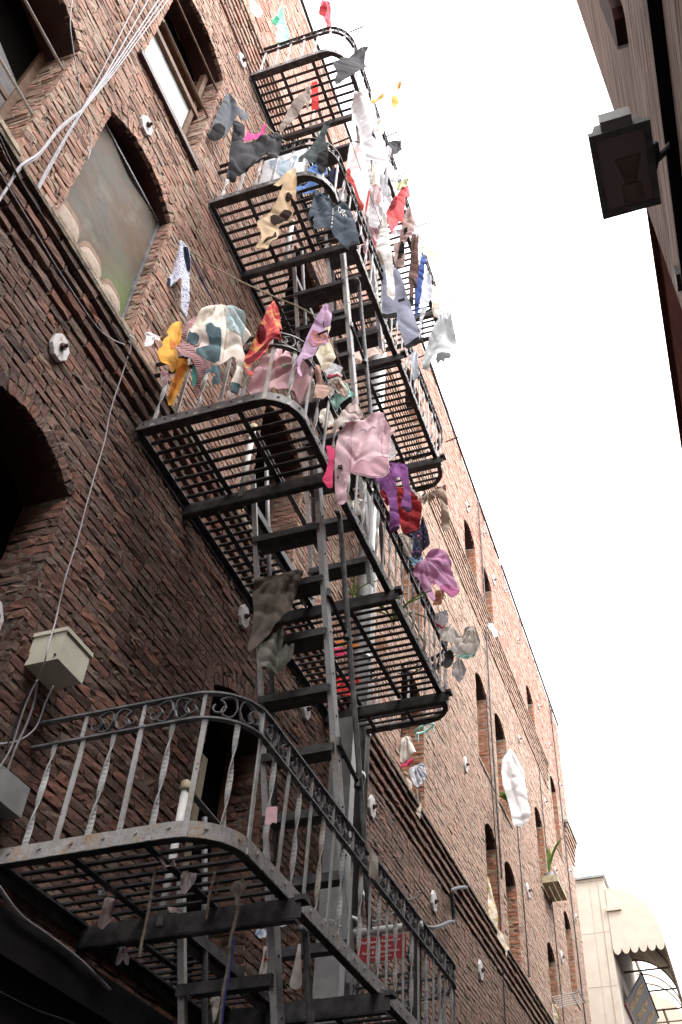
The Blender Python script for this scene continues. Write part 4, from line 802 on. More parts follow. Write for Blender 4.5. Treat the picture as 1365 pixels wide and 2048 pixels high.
('towel','towel','mint green towel scrap below the white slip',(1.42,4.315,7.801),0.43,'mint_pale',[(0.004,0.191),(0.024,0.189),(0.048,0.105),(0.085,0.045),(0.08,0.012),(0.031,-0.072),(-0.036,-0.168),(-0.068,-0.169),(-0.091,-0.125),(-0.092,-0.051),(-0.054,0.021),(-0.011,-0.026),(0.04,0.005),(0.044,0.06)],[],0.04,0.04),
('leggings','leggings','very pale pink leggings hanging inside the corner of the railing',(1.15,4.126,7.865),0.499,'pink_pale',[(0.016,0.279),(0.049,0.238),(0.059,0.018),(0.037,-0.156),(0.005,-0.292),(-0.044,-0.224),(-0.07,-0.017),(-0.051,0.185)],[],0.05,0.03),
('romper','romper','small pale pink baby romper hanging under the near grating edge',(0.711,3.9,7.477),0.604,'pink_white',[(-0.068,0.127),(-0.02,0.193),(0.042,0.206),(0.058,0.085),(0.067,-0.092),(0.037,-0.235),(-0.017,-0.19),(-0.038,-0.088),(-0.062,0.015)],[],0.05,0.03),
('cloth_bundle','cloth bundle','crumpled off white cloth bundle with brown patches on the second balcony floor',(1.1,4.734,8.156),0.452,'offwhite',[(-0.068,0.035),(-0.03,0.1),(0.004,0.13),(0.044,0.068),(0.07,0.005),(0.053,-0.078),(0.02,-0.118),(-0.025,-0.081),(-0.069,-0.056)],[],0.12,0.06),
('cape','cape','cream and pink flared cape hanging above the large pink sweatshirt',(1.4,4.5,7.783),0.418,'cape_pink',[(0.057,0.288),(0.072,0.179),(0.1,0.084),(0.122,0.044),(0.097,0.007),(0.044,-0.011),(0.012,-0.059),(-0.026,-0.096),(-0.075,-0.167),(-0.113,-0.198),(-0.121,-0.174),(-0.1,-0.076),(-0.06,0.038),(0.001,0.167)],[],0.05,0.05),
('sweatshirt','sweatshirt','large pale pink sweatshirt with gaping hem at the front of the second balcony',(1.5,4.63,7.382),0.389,'pink_soft',[(0.104,0.645),(0.144,0.62),(0.168,0.521),(0.213,0.421),(0.25,0.377),(0.233,0.31),(0.207,0.316),(0.203,0.168),(0.204,-0.081),(0.21,-0.166),(0.175,-0.221),(0.12,-0.285),(0.064,-0.303),(-0.005,-0.273),(-0.057,-0.227),(-0.092,-0.111),(-0.103,-0.215),(-0.113,-0.317),(-0.113,-0.399),(-0.1,-0.496),(-0.124,-0.554),(-0.159,-0.517),(-0.191,-0.44),(-0.204,-0.326),(-0.217,-0.158),(-0.225,0.015),(-0.211,0.215),(-0.174,0.349),(-0.131,0.448),(-0.026,0.518),(0.033,0.574)],[('hem_opening','pink_deep',[(-0.089,-0.111),(-0.059,-0.076),(-0.013,-0.082),(0.046,-0.111),(0.079,-0.067),(0.146,0.001),(0.193,-0.012),(0.205,-0.15),(0.163,-0.214),(0.109,-0.278),(0.064,-0.291),(-0.005,-0.256),(-0.055,-0.21)]),('seam_shade','pink_deep',[(-0.084,0.513),(-0.105,0.358),(-0.111,0.189),(-0.1,0.028),(-0.101,-0.112),(-0.093,-0.112),(-0.092,0.029),(-0.102,0.19),(-0.096,0.356),(-0.076,0.511)]),('seam_shade','pink_deep',[(0.166,0.484),(0.139,0.347),(0.139,0.161),(0.161,0.002),(0.166,0.004),(0.145,0.162),(0.145,0.346),(0.172,0.481)]),('embroidery','lilac',[(-0.036,0.364),(-0.009,0.397),(0.022,0.385),(0.051,0.411),(0.086,0.404),(0.087,0.413),(0.05,0.42),(0.021,0.394),(-0.01,0.406),(-0.04,0.372)]),('embroidery','lilac',[(-0.131,0.085),(-0.118,0.133),(-0.126,0.167),(-0.109,0.186),(-0.104,0.215),(-0.111,0.218),(-0.115,0.192),(-0.132,0.17),(-0.125,0.134),(-0.137,0.089)]),('hem_band','pink_deep',[(-0.087,-0.115),(-0.053,-0.069),(-0.008,-0.076),(0.046,-0.111),(0.083,-0.063),(0.147,0.005),(0.197,-0.002),(0.198,0.008),(0.145,0.015),(0.079,-0.054),(0.045,-0.1),(-0.006,-0.066),(-0.055,-0.059),(-0.092,-0.107)]),('collar','pink_white',[(-0.126,0.468),(-0.085,0.492),(-0.059,0.438),(-0.093,0.396),(-0.13,0.41)])],0.12,0.055),  # thin dark pink strips paint the fold shade between sleeve and body
('t_shirt','t-shirt','hot pink t-shirt mostly hidden behind the pale pink sweatshirt sleeve',(1.3,4.451,7.132),0.441,'hot_pink',[(-0.046,0.22),(-0.002,0.249),(0.029,0.215),(0.031,0.094),(0.03,-0.075),(0.04,-0.237),(0.002,-0.243),(-0.047,-0.161),(-0.025,-0.084),(-0.012,0.053)],[],0.05,0.03),
('blouse','blouse','tiny floral print blouse peeking out right of the pale pink sweatshirt',(1.25,5.993,9.073),0.344,'print_pale',[(-0.027,0.233),(0.013,0.118),(0.048,-0.03),(0.017,-0.11),(-0.014,-0.157),(-0.036,-0.046)],[],0.04,0.02),
('trousers','trousers','purple velour trousers hanging over the railing below the pink sweatshirt',(1.42,5.686,8.028),0.335,'purple',[(-0.069,0.451),(0.009,0.454),(0.07,0.442),(0.093,0.409),(0.104,0.244),(0.123,0.058),(0.135,-0.123),(0.136,-0.218),(0.108,-0.236),(0.046,-0.193),(0.038,-0.146),(0.057,-0.023),(0.07,0.043),(0.046,0.128),(0.032,0.194),(0.008,0.227),(-0.009,0.179),(-0.005,0.079),(-0.001,-0.025),(0.015,-0.191),(0.029,-0.328),(0.034,-0.451),(-0.002,-0.486),(-0.049,-0.48),(-0.058,-0.442),(-0.056,-0.282),(-0.07,-0.105),(-0.1,0.023),(-0.129,0.101),(-0.203,0.167),(-0.195,0.192),(-0.132,0.215),(-0.08,0.319)],[('leg_opening','purple_dark',[(-0.056,-0.448),(-0.02,-0.416),(0.023,-0.427),(0.032,-0.457),(-0.002,-0.483),(-0.046,-0.478)]),('leg_opening','purple_dark',[(0.041,-0.165),(0.072,-0.17),(0.107,-0.162),(0.136,-0.187),(0.134,-0.218),(0.108,-0.233),(0.059,-0.205)])],0.06,0.035),
('jacket','jacket','dark red track jacket with white shoulder stripes behind the purple trousers',(1.34,6.076,8.298),0.327,'red_dark',[(-0.259,0.181),(-0.238,0.259),(-0.171,0.261),(-0.114,0.291),(-0.057,0.3),(0.02,0.295),(0.078,0.29),(0.146,0.145),(0.193,0.008),(0.193,-0.046),(0.17,-0.252),(0.148,-0.273),(0.147,-0.312),(0.101,-0.339),(0.028,-0.356),(0.004,-0.303),(-0.021,-0.185),(-0.05,-0.093),(-0.148,0.081),(-0.196,0.134)],[('stripe','white_cloth',[(-0.257,0.195),(-0.227,0.203),(-0.168,0.135),(-0.167,0.114),(-0.216,0.175),(-0.256,0.174)]),('stripe','white_cloth',[(0.068,0.285),(0.097,0.283),(0.146,0.158),(0.136,0.144),(0.088,0.241)]),('opening','dark_red',[(0.013,-0.302),(0.064,-0.255),(0.073,-0.275),(0.147,-0.286),(0.147,-0.312),(0.064,-0.346),(0.028,-0.356)])],0.07,0.04),
('trousers','trousers','navy floral print trousers below the dark red track jacket',(1.3,6.782,8.532),0.3,'navy_floral',[(0.025,0.381),(0.045,0.322),(0.075,0.191),(0.109,-0.058),(0.084,-0.106),(0.049,-0.131),(0.022,-0.12),(0.019,-0.23),(-0.001,-0.301),(-0.1,-0.298),(-0.09,-0.189),(-0.067,0.005),(-0.128,0.083),(-0.027,0.119),(-0.017,0.176),(0.004,0.205)],[],0.05,0.03),
('wrap','wrap','cream wrap bulging through the railing beside the navy trousers',(1.28,6.365,8.103),0.322,'offwhite',[(-0.069,0.11),(-0.036,0.128),(0.012,0.108),(0.08,0.053),(0.071,-0.053),(0.062,-0.17),(0.005,-0.135),(-0.052,-0.056),(-0.074,0.023)],[],0.08,0.04),
('face_mask','face mask','crumpled light blue cloth caught under the cream wrap',(1.28,6.628,8.129),0.31,'mask_blue',[(-0.087,0.078),(-0.048,0.065),(-0.009,0.012),(0.059,-0.027),(0.083,0.053),(0.098,0.026),(0.078,-0.04),(0.03,-0.087),(-0.028,-0.074),(-0.081,-0.028),(-0.096,0.024)],[],0.03,0.03),
('trousers','trousers','long tan trousers hanging behind the rounded far end of the third balcony',(1.063,8.35,10.675),0.273,'tan',[(-0.258,0.146),(-0.194,0.248),(-0.065,0.263),(0.04,0.356),(0.111,0.354),(0.127,0.145),(0.13,-0.04),(0.145,-0.222),(0.148,-0.374),(0.103,-0.46),(0.047,-0.424),(0.032,-0.219),(0.041,-0.038),(0.017,0.12),(-0.028,0.121),(-0.182,0.051),(-0.226,0.034)],[],0.06,0.05),
('shirt','shirt','orchid pink shirt blown outward from the lower railing',(1.5,6.706,7.88),0.276,'orchid',[(0.061,0.391),(0.082,0.384),(0.108,0.322),(0.15,0.215),(0.139,0.176),(0.161,0.097),(0.218,-0.122),(0.217,-0.16),(0.153,-0.26),(0.134,-0.257),(0.084,-0.207),(0.033,-0.174),(0.01,-0.105),(-0.022,-0.047),(-0.05,0.004),(-0.065,-0.027),(-0.056,-0.129),(-0.015,-0.279),(-0.025,-0.309),(-0.048,-0.315),(-0.09,-0.228),(-0.146,-0.102),(-0.184,0.001),(-0.231,0.034),(-0.227,0.092),(-0.194,0.156),(-0.126,0.247),(-0.067,0.337),(-0.008,0.372)],[('hem','orchid_deep',[(0.053,-0.068),(0.11,-0.056),(0.185,-0.096),(0.217,-0.128),(0.214,-0.166),(0.153,-0.258),(0.084,-0.207),(0.038,-0.175),(0.029,-0.118)]),('sleeve_opening','orchid_deep',[(-0.065,-0.027),(-0.031,-0.015),(-0.018,-0.054),(-0.023,-0.104),(-0.041,-0.079)])],0.09,0.05),
('cap','bonnet','small peach and orange bonnet under the orchid pink shirt',(1.45,6.926,7.815),0.274,'peach',[(-0.026,0.096),(0.012,0.097),(0.058,0.062),(0.05,-0.009),(0.029,-0.084),(-0.019,-0.102),(-0.057,-0.063),(-0.047,0.006)],[],0.06,0.04),
('briefs','underwear','white underwear with red scalloped trim low on the railing',(1.45,7.018,7.617),0.271,'white_cloth',[(-0.055,0.07),(-0.006,0.101),(0.052,0.112),(0.074,0.049),(0.068,-0.026),(0.038,-0.086),(0.009,-0.116),(-0.038,-0.072),(-0.077,-0.041),(-0.065,0.015)],[('trim','red_cloth',[(-0.077,-0.041),(-0.066,-0.032),(-0.033,-0.06),(0.01,-0.1),(0.039,-0.074),(0.043,-0.089),(0.009,-0.122),(-0.038,-0.082)])],0.06,0.04),
('bonnet','shower cap','baggy cream cloth cap hanging left of the teal edged sheet',(1.45,7.366,7.694),0.259,'offwhite',[(-0.126,0.011),(-0.073,0.076),(-0.002,0.163),(0.023,0.095),(0.065,0.06),(0.115,-0.008),(0.105,-0.084),(0.06,-0.13),(-0.059,-0.122),(-0.11,-0.055)],[],0.08,0.05),
('sheet','sheet','billowing cream plastic sheet at the far end of the second balcony',(1.5,7.795,7.931),0.239,'offwhite',[(-0.006,0.18),(0.087,0.217),(0.112,0.15),(0.151,-0.002),(0.128,-0.103),(0.064,-0.157),(-0.079,-0.157),(-0.204,-0.11),(-0.167,-0.067),(-0.049,-0.027),(-0.033,0.088)],[],0.07,0.05),
('sheet','sheet','pale teal edge of a cloth below the billowing cream sheet',(1.45,7.987,7.895),0.239,'mint_pale',[(-0.134,0.007),(-0.024,0.025),(0.125,0.076),(0.093,-0.026),(0.019,-0.059),(-0.08,-0.023)],[],0.04,0.03),
('rag','rag','grey rag wrapped around the curled rail at the far end of the second balcony',(1.4,7.421,7.437),0.263,'grey_dark',[(-0.045,0.08),(0.025,0.125),(0.061,0.055),(0.053,-0.009),(0.02,-0.092),(-0.031,-0.122),(-0.054,-0.048),(-0.029,0.015)],[],0.07,0.04),
('plastic_bag','plastic bag','clear crumpled plastic bag below the grey rag',(1.45,7.618,7.446),0.251,'lace',[(-0.052,0.062),(0.003,0.158),(0.036,0.113),(0.084,-0.018),(0.048,-0.08),(0.012,-0.138),(-0.064,-0.08),(-0.066,-0.012)],[],0.06,0.05),
('curtain','cloth','large grey brown cloth draped from a tread of the lower stair',(0.787,4.78,6.119),0.5,'brown_grey',[(-0.143,0.266),(-0.058,0.299),(0.033,0.338),(0.213,0.414),(0.194,0.308),(0.166,0.157),(0.15,0.048),(0.149,-0.013),(0.101,-0.073),(0.055,-0.14),(0.015,-0.247),(-0.032,-0.287),(-0.077,-0.343),(-0.111,-0.372),(-0.119,-0.333),(-0.109,-0.183),(-0.114,-0.031),(-0.143,0.104),(-0.143,0.211)],[],0.05,0.05),
('trousers','trousers','olive grey trousers bunched below the brown cloth on the stair',(0.805,4.9,5.812),0.487,'olive_grey',[(-0.044,0.181),(0.033,0.21),(0.047,0.102),(0.047,0.003),(0.085,0.074),(0.131,0.081),(0.129,-0.018),(0.095,-0.096),(0.038,-0.172),(-0.024,-0.184),(-0.081,-0.184),(-0.118,-0.086),(-0.108,-0.003),(-0.145,0.032),(-0.079,0.083)],[],0.07,0.05),
('t_shirt','t-shirt','mint green t-shirt with dark green trim at the top left of the topmost balcony',(0.257,3.75,15.689),0.698,'mint_pale',[(-0.077,0.781),(-0.013,0.555),(0.057,0.198),(0.146,-0.123),(0.186,-0.475),(0.112,-0.541),(0.038,-0.673),(-0.006,-0.374),(-0.021,-0.114),(-0.076,0.034),(-0.127,0.152),(-0.141,0.281),(-0.091,0.419)],[('trim','green_dark',[(-0.141,0.207),(-0.102,0.278),(-0.091,0.419),(-0.035,0.378),(-0.041,0.186),(-0.058,0.056),(-0.11,0.064)]),('trim','green_dark',[(0.014,-0.52),(0.048,-0.46),(0.064,-0.616),(0.036,-0.675)])],0.04,0.03),
('briefs','underwear','thin white garment hanging on the wall left of the mint t-shirt',(0.3,3.165,14.575),0.775,'pink_white',[(-0.097,0.15),(-0.037,0.243),(0.045,0.162),(0.11,-0.078),(0.09,-0.207),(0.016,-0.184),(-0.041,-0.104),(-0.087,0.029)],[],0.04,0.03),
('t_shirt','t-shirt','rose red top flying above the topmost balcony rail',(0.931,3.75,15.528),0.582,'rose',[(-0.091,0.452),(-0.034,0.544),(0.031,0.416),(0.073,0.014),(0.099,-0.245),(0.08,-0.571),(0.046,-0.431),(0.028,-0.169),(-0.042,-0.054),(-0.097,-0.033),(-0.101,0.145)],[('opening','red_dark',[(-0.099,0.22),(-0.041,0.289),(0.005,0.169),(-0.007,-0.022),(-0.067,-0.042)])],0.05,0.04),
('vest','vest','dark charcoal vest blown against the corner of the topmost balcony',(1.33,3.85,13.717),0.493,'charcoal',[(0.206,0.751),(0.171,0.468),(0.176,0.228),(0.21,0.039),(0.161,-0.104),(0.103,-0.278),(-0.054,-0.583),(-0.129,-0.731),(-0.149,-0.579),(-0.131,-0.348),(-0.183,-0.205),(-0.201,-0.1),(-0.132,0.026),(-0.121,0.211),(-0.057,0.277),(0.046,0.459),(0.128,0.662)],[],0.03,0.03),
('blouse','blouse','translucent cream blouse with golden trim flying out against the white sky',(1.7,4.262,13.56),0.38,'cream_sheer',[(-0.23,0.093),(-0.156,0.223),(-0.07,0.358),(0.042,0.371),(0.12,0.418),(0.138,0.317),(0.102,0.165),(0.052,0.098),(0.072,-0.066),(0.119,-0.22),(0.111,-0.41),(0.057,-0.421),(0.01,-0.243),(-0.036,-0.117),(-0.109,-0.242),(-0.218,-0.248)],[('trim','gold_cloth',[(0.098,0.407),(0.137,0.375),(0.13,0.2),(0.094,0.249)]),('trim','gold_cloth',[(0.03,-0.13),(0.106,-0.114),(0.115,-0.248),(0.077,-0.31),(0.096,-0.397),(0.045,-0.37),(0.028,-0.24)]),('trim','gold_cloth',[(-0.209,-0.181),(-0.113,-0.133),(-0.059,-0.094),(-0.099,-0.239),(-0.207,-0.246)])],0.06,0.04),
('t_shirt','t-shirt','long white t-shirt hanging off the front corner of the topmost balcony',(1.4,4.206,12.968),0.444,'white_cloth',[(-0.128,0.734),(-0.084,0.751),(-0.02,0.507),(0.057,0.339),(0.109,0.359),(0.133,0.175),(0.135,-0.155),(0.121,-0.478),(0.143,-0.625),(0.058,-0.577),(0.01,-0.594),(-0.025,-0.372),(-0.034,-0.175),(-0.094,-0.156),(-0.123,-0.084),(-0.123,0.166),(-0.155,0.39)],[],0.06,0.05),
('shirt','shirt','wide white shirt hanging below the long white t-shirt',(1.45,4.579,12.681),0.403,'white_cloth',[(-0.195,0.441),(-0.114,0.627),(-0.038,0.48),(0.037,0.334),(0.125,0.323),(0.179,0.24),(0.131,0.039),(0.122,-0.27),(0.094,-0.499),(0.045,-0.546),(0.004,-0.297),(-0.051,-0.158),(-0.099,-0.245),(-0.112,-0.324),(-0.133,-0.024)],[],0.07,0.05),
('socks','socks','pair of white socks hanging under the wide white shirt',(1.45,4.933,12.889),0.376,'white_cool',[(0.001,0.559),(0.048,0.506),(0.045,0.24),(0.016,-0.079),(0.026,-0.492),(-0.034,-0.52),(-0.05,-0.356),(-0.039,-0.011),(-0.009,0.231)],[],0.05,0.03),
('shorts','shorts','small black shorts flapping on the rail of the topmost balcony against the sky',(1.35,5.371,14.732),0.365,'charcoal',[(-0.107,0.141),(-0.037,0.199),(0.033,0.272),(0.114,0.314),(0.106,0.151),(0.125,-0.034),(0.051,-0.183),(-0.046,-0.342),(-0.086,-0.317),(-0.094,-0.159),(-0.053,-0.015)],[],0.05,0.03),
('apron','apron','white brown stained bundle tied to the upper rail near the sky',(1.4,4.721,13.926),0.401,'offwhite',[(-0.061,0.241),(0.014,0.27),(0.047,0.087),(0.062,-0.131),(0.02,-0.272),(-0.021,-0.152),(-0.062,-0.029)],[],0.06,0.04),
('sun_hat','sun hat','pale grey sun hat brim above the coral t-shirt',(1.5,5.247,13.564),0.347,'grey_pale',[(-0.104,0.083),(-0.02,0.156),(0.146,0.229),(0.131,0.151),(0.058,-0.024),(0.003,-0.152),(-0.051,-0.231),(-0.086,-0.162),(-0.073,-0.038)],[],0.05,0.02),
('rag','rag','yellow green crumpled cloth above the coral t-shirt',(1.48,5.43,13.663),0.34,'lime_pale',[(-0.077,0.021),(0.017,0.133),(0.094,0.191),(0.076,0.076),(0.057,-0.029),(-0.017,-0.139),(-0.064,-0.163),(-0.084,-0.083)],[],0.05,0.04),
('t_shirt','t-shirt','coral red t-shirt with faint dark lettering hanging from the far upper rail',(1.45,5.439,13.09),0.344,'coral',[(0.072,0.715),(0.105,0.627),(0.122,0.464),(0.132,0.404),(0.104,0.292),(0.063,0.296),(0.069,0.098),(0.052,-0.058),(0.051,-0.249),(0.028,-0.326),(0.0,-0.272),(-0.025,-0.405),(-0.067,-0.556),(-0.082,-0.673),(-0.12,-0.597),(-0.147,-0.342),(-0.176,-0.118),(-0.118,0.159),(-0.046,0.286),(0.008,0.453)],[('print','coral_dark',[(-0.133,0.002),(-0.117,0.12),(-0.045,0.246),(-0.034,0.128),(-0.05,-0.01),(-0.095,-0.053),(-0.122,-0.094)])],0.05,0.03),
('dress','dress','white and pink dress with dark red scalloped hem on the third balcony railing',(1.4,4.258,11.566),0.439,'pink_white',[(-0.133,0.838),(-0.086,0.892),(-0.029,0.911),(-0.006,0.765),(0.032,0.441),(0.066,0.201),(0.105,0.003),(0.129,-0.227),(0.133,-0.423),(0.114,-0.652),(0.1,-0.743),(0.062,-0.651),(0.039,-0.642),(-0.007,-0.463),(-0.037,-0.309),(-0.097,-0.193),(-0.13,-0.068),(-0.149,0.205),(-0.14,0.497)],[('hem','brick_red',[(-0.144,0.206),(-0.119,0.25),(-0.091,0.152),(-0.092,0.013),(-0.047,-0.111),(-0.014,-0.302),(0.032,-0.484),(0.084,-0.581),(0.073,-0.663),(0.04,-0.657),(-0.007,-0.463),(-0.037,-0.309),(-0.097,-0.193),(-0.126,-0.083)]),('hem','brick_red',[(0.114,-0.231),(0.133,-0.259),(0.123,-0.49),(0.115,-0.667),(0.1,-0.749),(0.097,-0.594)])],0.07,0.05),
('shirt','shirt','rose and white shirt beneath the scalloped dress,partly behind the rail',(1.2,5.213,12.194),0.399,'rose_pale',[(-0.1,0.235),(-0.035,0.14),(0.053,0.122),(0.086,-0.084),(0.048,-0.263),(-0.009,-0.101),(-0.046,-0.039)],[],0.05,0.04),
('t_shirt','t-shirt','white t-shirt spread behind the rail right of the scalloped dress',(1.25,5.115,12.381),0.398,'white_cloth',[(-0.114,0.052),(-0.044,0.288),(0.044,0.306),(0.102,0.132),(0.075,-0.127),(0.044,-0.256),(-0.042,-0.255),(-0.064,-0.118)],[],0.05,0.03),
('top','top','plum top hanging inside the third balcony rail above the navy cardigan sleeve',(1.15,5.171,11.786),0.41,'plum',[(-0.026,0.187),(0.023,0.163),(0.033,-0.004),(0.022,-0.165),(-0.019,-0.154),(-0.034,-0.018)],[],0.05,0.02),
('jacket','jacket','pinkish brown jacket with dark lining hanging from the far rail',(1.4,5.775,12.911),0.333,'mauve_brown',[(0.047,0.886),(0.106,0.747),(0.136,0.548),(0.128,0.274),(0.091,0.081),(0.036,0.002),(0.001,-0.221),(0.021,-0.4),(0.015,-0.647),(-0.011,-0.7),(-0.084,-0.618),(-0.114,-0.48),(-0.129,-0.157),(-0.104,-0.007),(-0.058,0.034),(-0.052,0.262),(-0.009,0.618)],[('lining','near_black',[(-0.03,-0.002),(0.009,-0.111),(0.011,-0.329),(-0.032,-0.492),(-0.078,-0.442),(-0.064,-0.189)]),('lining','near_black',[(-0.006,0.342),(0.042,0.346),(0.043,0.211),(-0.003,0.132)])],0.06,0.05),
('trousers','trousers','brown trousers with black cuffs hanging right of the mauve jacket',(1.4,6.174,12.742),0.313,'brown',[(-0.034,0.974),(0.016,1.004),(0.056,0.917),(0.062,0.565),(0.07,0.189),(0.052,-0.172),(0.04,-0.389),(0.002,-0.314),(0.009,-0.52),(0.005,-0.755),(-0.026,-0.796),(-0.051,-0.657),(-0.044,-0.315),(-0.068,-0.158),(-0.048,0.186),(-0.035,0.562)],[('cuff','near_black',[(-0.064,-0.122),(-0.008,-0.138),(0.049,-0.313),(0.04,-0.389),(-0.017,-0.209)]),('cuff','near_black',[(-0.048,-0.573),(0.002,-0.588),(0.003,-0.755),(-0.026,-0.796)])],0.06,0.03),
('robe','robe','royal blue robe with pointed hood hanging from the far rail',(1.4,6.469,12.958),0.3,'royal_blue',[(0.035,0.768),(0.059,0.658),(0.086,0.521),(0.062,0.387),(0.057,0.161),(0.022,-0.06),(0.022,-0.24),(-0.005,-0.486),(-0.02,-0.624),(-0.053,-0.759),(-0.073,-0.624),(-0.068,-0.346),(-0.075,-0.096),(-0.031,0.086),(-0.011,0.311),(0.008,0.541)],[],0.05,0.04),
('robe','robe','white robe beside the royal blue robe',(1.42,6.596,12.676),0.292,'white_cool',[(0.058,0.811),(0.085,0.601),(0.108,0.304),(0.078,0.124),(0.038,-0.018),(0.018,-0.227),(-0.035,-0.464),(-0.049,-0.729),(-0.076,-0.745),(-0.067,-0.464),(-0.054,-0.157),(-0.062,0.125),(-0.029,0.416),(0.001,0.602)],[],0.05,0.04),
('trousers','trousers','cream trousers with one long leg over the slate blue trousers',(1.5,4.936,10.985),0.367,'cream_white',[(-0.065,1.058),(-0.027,0.883),(0.013,0.584),(0.028,0.294),(0.057,0.016),(0.093,-0.398),(0.105,-0.681),(0.089,-0.799),(0.057,-0.715),(0.019,-0.677),(0.013,-0.408),(-0.019,-0.085),(-0.075,-0.031),(-0.12,0.149),(-0.11,0.437),(-0.089,0.738)],[('stain','tan',[(-0.104,0.151),(-0.061,0.032),(-0.018,-0.1),(-0.058,-0.075),(-0.109,0.072)])],0.06,0.04),
('trousers','trousers','long slate blue trousers with dark cuffs hanging in front of the far stair',(1.45,5.545,10.898),0.338,'slate_blue',[(-0.226,0.989),(-0.156,0.944),(-0.068,0.867),(-0.015,0.756),(0.039,0.536),(0.071,0.319),(0.126,0.14),(0.176,-0.21),(0.217,-0.545),(0.225,-0.653),(0.178,-0.724),(0.085,-0.782),(0.062,-0.717),(0.02,-0.501),(-0.018,-0.336),(-0.031,-0.107),(-0.114,-0.127),(-0.196,-0.088),(-0.22,0.178),(-0.22,0.486)],[('cuff','near_black',[(-0.201,-0.015),(-0.133,-0.04),(-0.033,-0.004),(-0.026,-0.107),(-0.114,-0.135),(-0.192,-0.103)]),('cuff','near_black',[(0.066,-0.717),(0.131,-0.659),(0.209,-0.573),(0.225,-0.653),(0.178,-0.732),(0.089,-0.785)]),('pocket','near_black',[(-0.024,0.252),(0.05,0.287),(0.056,0.226),(-0.015,0.206)])],0.08,0.035),
('shirt','shirt','pale grey shirt blowing out at the far end of the third balcony',(1.7,6.362,11.233),0.261,'grey_shirt',[(0.154,0.791),(0.165,0.725),(0.126,0.596),(0.154,0.403),(0.191,0.12),(0.2,-0.002),(0.145,0.025),(0.113,0.003),(0.113,-0.206),(0.086,-0.278),(0.035,-0.29),(0.025,-0.37),(-0.009,-0.331),(-0.052,-0.407),(-0.072,-0.313),(-0.063,-0.197),(-0.092,-0.18),(-0.128,-0.31),(-0.163,-0.481),(-0.188,-0.423),(-0.23,-0.34),(-0.23,-0.217),(-0.178,0.018),(-0.114,0.292),(-0.05,0.478),(0.013,0.506),(0.096,0.631)],[('shadow_panel','grey_dark',[(-0.058,-0.212),(0.003,-0.156),(0.089,-0.146),(0.108,-0.22),(0.086,-0.278),(0.038,-0.29),(0.025,-0.37),(-0.003,-0.323),(-0.052,-0.401),(-0.068,-0.313)])],0.07,0.05),
('sheet','sheet','pale peach sheet nearly lost against the white sky by the blue robe',(1.5,6.899,13.246),0.269,'cream_sheer',[(-0.05,0.33),(0.032,0.345),(0.068,-0.016),(0.074,-0.274),(-0.006,-0.306),(-0.054,-0.158),(-0.066,0.102)],[],0.05,0.04),
('towel','towel','white fringed towel hanging below the slate blue trousers',(1.3,6.52,11.221),0.312,'white_cool',[(-0.074,0.27),(0.042,0.34),(0.057,0.095),(0.065,-0.246),(0.035,-0.285),(-0.008,-0.248),(-0.018,-0.086),(-0.054,0.032),(-0.046,0.154)],[],0.05,0.04),
('towel','towel','peach towel hanging on the wall behind the third balcony stair',(0.7,6.531,11.836),0.392,'peach_pale',[(-0.191,0.149),(-0.082,0.201),(0.174,0.387),(0.216,-0.033),(0.212,-0.069),(0.008,-0.222),(-0.159,-0.288),(-0.173,-0.104)],[],0.03,0.04),
('trousers','trousers','grey trousers with a gaping leg opening left of the black top',(0.156,3.5,12.222),0.747,'charcoal_blue',[(-0.116,0.596),(-0.07,0.538),(-0.02,0.414),(0.058,0.254),(0.128,0.121),(0.131,0.263),(0.183,0.113),(0.168,-0.022),(0.126,-0.033),(0.07,0.06),(0.051,-0.096),(0.032,-0.281),(0.009,-0.418),(-0.063,-0.587),(-0.142,-0.595),(-0.149,-0.437),(-0.137,-0.196),(-0.127,0.12),(-0.116,0.342)],[('leg_opening','near_black',[(-0.142,-0.595),(-0.135,-0.391),(-0.122,-0.295),(-0.069,-0.223),(-0.007,-0.23),(0.003,-0.376),(-0.019,-0.511),(-0.076,-0.591)])],0.1,0.03),
('top','top','black long sleeved top with trailing cuffs above the near rail of the third balcony',(0.595,3.45,11.003),0.683,'black_cloth',[(-0.249,0.364),(-0.19,0.418),(-0.126,0.43),(-0.101,0.238),(-0.101,0.088),(-0.032,0.209),(0.057,0.348),(0.146,0.519),(0.195,0.632),(0.255,0.579),(0.266,0.409),(0.27,0.173),(0.259,0.031),(0.173,-0.026),(0.152,0.101),(0.096,-0.091),(0.062,-0.233),(0.002,-0.366),(-0.067,-0.505),(-0.056,-0.63),(-0.095,-0.661),(-0.131,-0.624),(-0.151,-0.653),(-0.162,-0.447),(-0.196,-0.111),(-0.211,0.14)],[('hem','near_black',[(-0.166,-0.368),(-0.134,-0.327),(-0.111,-0.405),(-0.041,-0.416),(0.027,-0.262),(0.049,-0.131),(0.075,-0.18),(0.014,-0.361),(-0.065,-0.517),(-0.062,-0.634),(-0.102,-0.654),(-0.127,-0.607)]),('cuff','near_black',[(0.165,0.01),(0.212,0.041),(0.258,0.074),(0.254,0.013),(0.181,-0.042)])],0.08,0.045),
('camisole','camisole','small magenta camisole pegged behind the black top',(0.498,3.55,11.649),0.685,'magenta',[(-0.08,0.028),(-0.06,-0.042),(-0.007,-0.032),(0.05,0.066),(0.064,0.305),(0.088,0.317),(0.089,0.149),(0.091,0.008),(0.017,-0.12),(-0.073,-0.261),(-0.093,-0.263),(-0.077,-0.126)],[],0.03,0.02),
